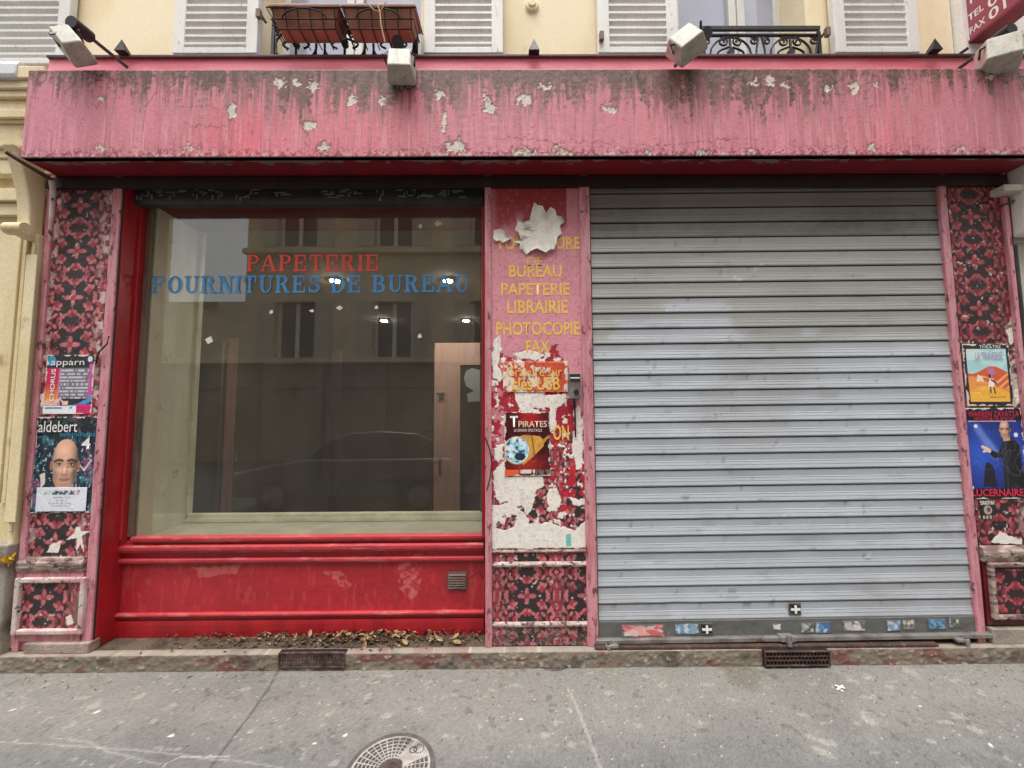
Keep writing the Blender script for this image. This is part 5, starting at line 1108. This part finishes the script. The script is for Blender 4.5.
# ================================================================== NEIGHBOURS
nl = thing('neighbour_building', 'yellow painted neighbouring shopfront with console bracket and cornice at left edge', 'building', (-3.6, .02, 0))
xl = X(30)
MB().box(-5.2, xl - .002, .03, .5, 0, 3.15).build('wall', YSTONE, nl)
MB().box(X(17, 415, -.03), xl - .003, -.03, .03, Z(548, 20, -.03), Z(236, 20)).box(X(19, 415, -.05), xl - .02, -.045, -.03, Z(530, 20), Z(246, 20)).build('pilaster', YSTONE, nl, bevel=.008)
MB().box(X(22, 415, -.06), xl - .035, -.052, -.045, Z(520, 20), Z(258, 20)).build('pilaster_panel', YSTONE, nl, bevel=.004)
MB().box(-5.2, X(12, 415, 0), -.0, .03, Z(215, 10), Z(203, 10)).box(-5.2, X(16, 415, 0), -.02, .03, Z(202, 10), Z(190, 10)).box(X(11, 415), X(15, 415), -.012, .03, .9, Z(216, 10)).box(X(5, 415), X(7, 415), -.006, .03, .9, Z(225, 10)).build('panel_moulding', YSTONE, nl, bevel=.004)
MB().box(-5.2, xl - .001, -.05, .03, -.02, Z(545, 10, -.05)).box(-5.2, xl - .02, -.075, -.05, -.02, .22).build('stone_plinth', GREYSTONE, nl, bevel=.01)
# cornice: stepped mouldings up to the lead gutter
zc = [Z(q, 10, -.1) for q in (166, 150, 141, 118, 115, 106, 95, 88, 80, 68)]
m = MB(); dep = [-.02, -.03, -.05, -.065, -.08, -.065, -.085, -.10, -.115]
for k_ in range(9): m.box(-5.2, fx0 - .01, dep[k_], .03, zc[k_] + .0008, zc[k_ + 1])
m.build('cornice', YSTONE, nl, bevel=.006)
MB().prismx([(.03, zc[8] - .004), (-.118, zc[8] - .004), (-.126, zc[8] + .02), (-.122, zc[9] + .005), (-.11, zc[9] + .035), (.03, zc[9] + .05)], -5.2, X(16, 75, -.12)).build('lead_gutter', mat('pale lead', s(196, 196, 200), .45, s(170, 170, 176), 5, metal=.2), nl, bevel=.006)
# console bracket
pr = []
zt4, zb4 = Z(149, 25, -.12), Z(236, 30, -.06)
for k_ in range(13):
    t_ = k_ / 12; pr.append((-.17 + .10 * (math.sin(t_ * math.pi / 2)) ** .8 + .0, zt4 - (zt4 - zb4 - .06) * t_))
pr = [(.0, zt4 + .0), (-.15, zt4)] + pr + [(-.09, zb4 + .05), (-.105, zb4 + .03), (-.09, zb4), (-.04, zb4 - .01), (.0, zb4 - .01)]
x0_, x1_ = X(8, 200, -.1), xl - .01
MB().prismx(pr, x0_ + .02, x1_).build('console_bracket', YSTONE, nl, bevel=.008)
MB().tube([(x0_, -.09, zb4 + .03), (x1_ + .01, -.09, zb4 + .03)], .035, 12).build('scroll', YSTONE, nl)
ar = thing('awning_arm', 'old dark metal awning rod with a pale spindle beside the left floral pilaster', 'awning rod', P(50, 200, -.05))
MB().tube([P(6, 152, -.20), P(53, 181, -.06)], .012, 8).build('rod', mat('brown rod', s(70, 56, 44), .6), ar)
MB().tube([P(52, 180, -.06), P(53, 192, -.06), P(51, 225, -.05), P(50, 240, -.04)], .016, 8, r1=.007).build('spindle', WORNWHITE, ar)
c = P(10, 559, -.03); m = MB(); random.seed(3)
for i in range(40): m.add([(c.x + random.gauss(0, .014) + a_ * .006, c.y - .01 + random.gauss(0, .01), c.z + random.gauss(0, .012) + b_ * .006) for a_, b_ in ((-1, 0), (0, -1), (1, 0), (0, 1))], [(0, 1, 2, 3)])
m.build('yellow_lichen', mat('bright yellow tuft', s(222, 178, 40), .8), label='bright yellow fluffy tuft on the wall corner left of pilaster moulding', cat='tuft')

nr = thing('neighbour_building', 'pale limestone neighbouring wall with a white console at the right edge', 'building', (3.6, .02, 0))
xr = X(1026.5)
m = MB(); z = 0.0
for k_, h_ in enumerate((.5, .5, .5, .5, .42, .5)): m.box(xr, 5.2, .02, .5, z + .004, z + h_ - .004); z += h_
m.box(xr + .001, 5.2, .028, .49, 0, z); m.build('wall', PALEWALL, nr, bevel=.004)
MB().box(3.03, 5.2, .10, .5, 3.2, 6.2).build('upper_wall', mat('white render', s(238, 236, 232), .8, s(228, 226, 222), 2), nr)
pr2 = [(y_, z_) for y_, z_ in pr]
MB().prismx(pr2, xr + .02, xr + .30).build('console_bracket', mat('white stone', s(226, 222, 214), .7, s(210, 206, 196), 5), nr, bevel=.01)
MB().box(xr - .09, 5.2, -.075, .019, Z(191, 1000, -.07), Z(184, 1000, -.07)).build('cornice', PALEWALL, nr, bevel=.01)
MB().tube([P(1000, 206, -.01), P(1012, 202, -.03), P(1020, 196, -.02)], .006).tube([(xr + .03, .0, .5), (xr + .03, .0, 2.4)], .012).build('wall_cable', DARKGREY, nr)

# ================================================================== OPPOSITE SIDE OF THE STREET (seen in the window's reflection)
YO = -9.6
op = thing('opposite_building', 'plain beige apartment house across the street, mirrored in the shop window', 'building', (-3, YO - .5, 0))
m = MB(); H_ = 11.0; wx = [-13.0 + 3.1 * i for i in range(9)]; ww = .62
fl_ = [(3.15, 4.95), (6.75, 8.5)]
m.box(-15, -11.7, YO - 1.0, YO - .3, -.1, H_).box(-11.7, -8.4, YO - 1.0, YO - .3, -.1, 4.95).box(-8.4, 15, YO - 1.0, YO - .3, -.1, H_)
for xa9, xb9, top in ((-15, -11.7, H_), (-11.7, -8.4, 4.96), (-8.4, 15, H_)):
    z = 2.95; qs = [q for q in wx if xa9 < q - ww and q + ww < xb9]
    for (a_, b_) in fl_ + [(H_, H_)]:
        if z >= top: break
        m.box(xa9, xb9, YO - .3, YO, z, min(a_, top))
        if a_ < top and b_ <= top:
            x = xa9
            for q in qs: m.box(x, q - ww, YO - .3, YO, a_, b_); x = q + ww
            m.box(x, xb9, YO - .3, YO, a_, b_)
        z = b_
m.build('wall', OPP, op)
MB().box(-15, 15, YO + .001, YO + .14, 2.98, 3.1).build('cornice', OPP, op); MB().box(-8.39, 15, YO + .001, YO + .25, 6.45, 6.6).build('cornice', OPP, op); MB().box(-8.39, 15, YO - .1, YO + .35, H_ - .2, H_ + .1).build('cornice', OPP, op)
sf_ = MB().box(-15, 15, YO - .25, YO - .15, -.1, 2.94).build('ground_floor', OPPDARK, op)
m = MB()
for q in range(-14, 15, 2): m.box(q - .12, q + .12, YO - .16, YO - .02, -.1, 2.93)
m.box(-15, 15, YO - .15, YO - .05, 2.2, 2.3); m.build('shopfront_post', mat('brown posts', s(120, 108, 96), .7), op)
for q in wx:
    if -11.6 < q < -7.8: continue
    for a_, b_ in fl_:
        fo = MB().box(q - ww, q - ww + .09, YO - .25, YO - .18, a_, b_).box(q + ww - .09, q + ww, YO - .25, YO - .18, a_, b_).box(q - .06, q + .06, YO - .25, YO - .17, a_, b_).build('window_frame', WHITE, op)
        MB().box(q - ww + .09, q + ww - .09, YO - .24, YO - .23, a_, b_).build('window_pane', mat('dark pane', s(64, 62, 60), .2, bump=0), fo)
        MB().box(q - ww - .55, q - ww - .02, YO + .002, YO + .04, a_, b_).box(q + ww + .02, q + ww + .55, YO + .002, YO + .04, a_, b_).build('window_shutter', mat('beige shutter', s(190, 182, 164), .7), op)

# ================================================================== PARKED CAR (mirrored in the window)
kc = .86; cx_, cy_, cz_ = -2.45, -4.15, -.12
pc = thing('parked_car', 'dark hatchback parked at the kerb, mirrored in the lower shop window', 'car', (cx_, cy_, cz_))
CARP = mat('dark car paint', s(44, 44, 48), .18, bump=0, grain=0, spec=.8)
low = [(-2.05, .28), (-2.1, .55), (-2.0, .74), (-1.05, .92), (-.9, .95), (1.75, .97), (2.0, .86), (2.06, .5), (2.0, .28)]
cab = [(-1.05, .92), (-.45, 1.30), (-.1, 1.41), (.5, 1.45), (1.15, 1.40), (1.55, 1.22), (1.8, .96)]
tr = lambda pts: [(cx_ + a * kc, cz_ + b * kc) for a, b in pts]
MB().prism(tr(low), cy_ - .86 * kc, cy_ + .86 * kc).build('body', CARP, pc, bevel=.05, seg=3)
MB().prism(tr(cab), cy_ - .68 * kc, cy_ + .68 * kc).build('cabin', CARP, pc, bevel=.05, seg=3)
CARG = mat('dark car glass', s(18, 20, 22), .05, bump=0, grain=0, spec=1.0)
for sg_ in (-1, 1):
    for w_ in ([(-.82, .97), (-.38, 1.26), (.28, 1.36), (.28, .97)], [(.36, .97), (.36, 1.36), (1.1, 1.32), (1.5, .99)]):
        y_ = cy_ + sg_ * .68 * kc; MB().prism(tr(w_), y_ - .004, y_ + .006).build('side_window', CARG, pc)
    for wx_ in (-1.3, 1.25):
        y_ = cy_ + sg_ * .80 * kc; q = tr([(wx_, .31)])[0]
        wo = MB().disc(q, .31 * kc, y_ - .09, y_ + .09, 28).build('wheel', BLACK, pc, bevel=.02); MB().disc(q, .19 * kc, y_ - .095, y_ + .095, 20).build('rim', STEEL, wo)
    y_ = cy_ + sg_ * .6 * kc; q = tr([(-2.06, .66)])[0]; MB().box(q[0] - .03, q[0] + .1, y_ - .14, y_ + .14, q[1] - .05, q[1] + .05).build('headlight', GREYMETAL, pc, bevel=.02)

# ================================================================== LIGHT
w = bpy.data.worlds.new('World'); scn.world = w; w.use_nodes = True; N = w.node_tree.nodes; L = w.node_tree.links
EL, AZ = 76, 200
sky = N.new('ShaderNodeTexSky'); sky.sky_type = 'NISHITA'; sky.sun_disc = False; sky.sun_elevation = R(EL); sky.sun_rotation = R(AZ); sky.dust_density = 4; sky.air_density = 1.0
hs = N.new('ShaderNodeHueSaturation'); hs.inputs['Saturation'].default_value = .12; L.new(sky.outputs[0], hs.inputs['Color']); L.new(hs.outputs[0], N['Background'].inputs['Color']); N['Background'].inputs['Strength'].default_value = .15
ld = bpy.data.lights.new('sun', 'SUN'); ld.energy = 1.5; ld.angle = R(42); ld.color = (1, .97, .93); lo = bpy.data.objects.new('sun', ld); COL.objects.link(lo)
dr = Vector((math.sin(R(AZ)) * math.cos(R(EL)), math.cos(R(AZ)) * math.cos(R(EL)), math.sin(R(EL))))
lo.rotation_euler = dr.to_track_quat('Z', 'Y').to_euler(); lo.location = dr * 20
vs_ = scn.view_settings; vs_.view_transform = 'Standard'; vs_.look = 'None'; vs_.exposure = 1.1; vs_.gamma = 1
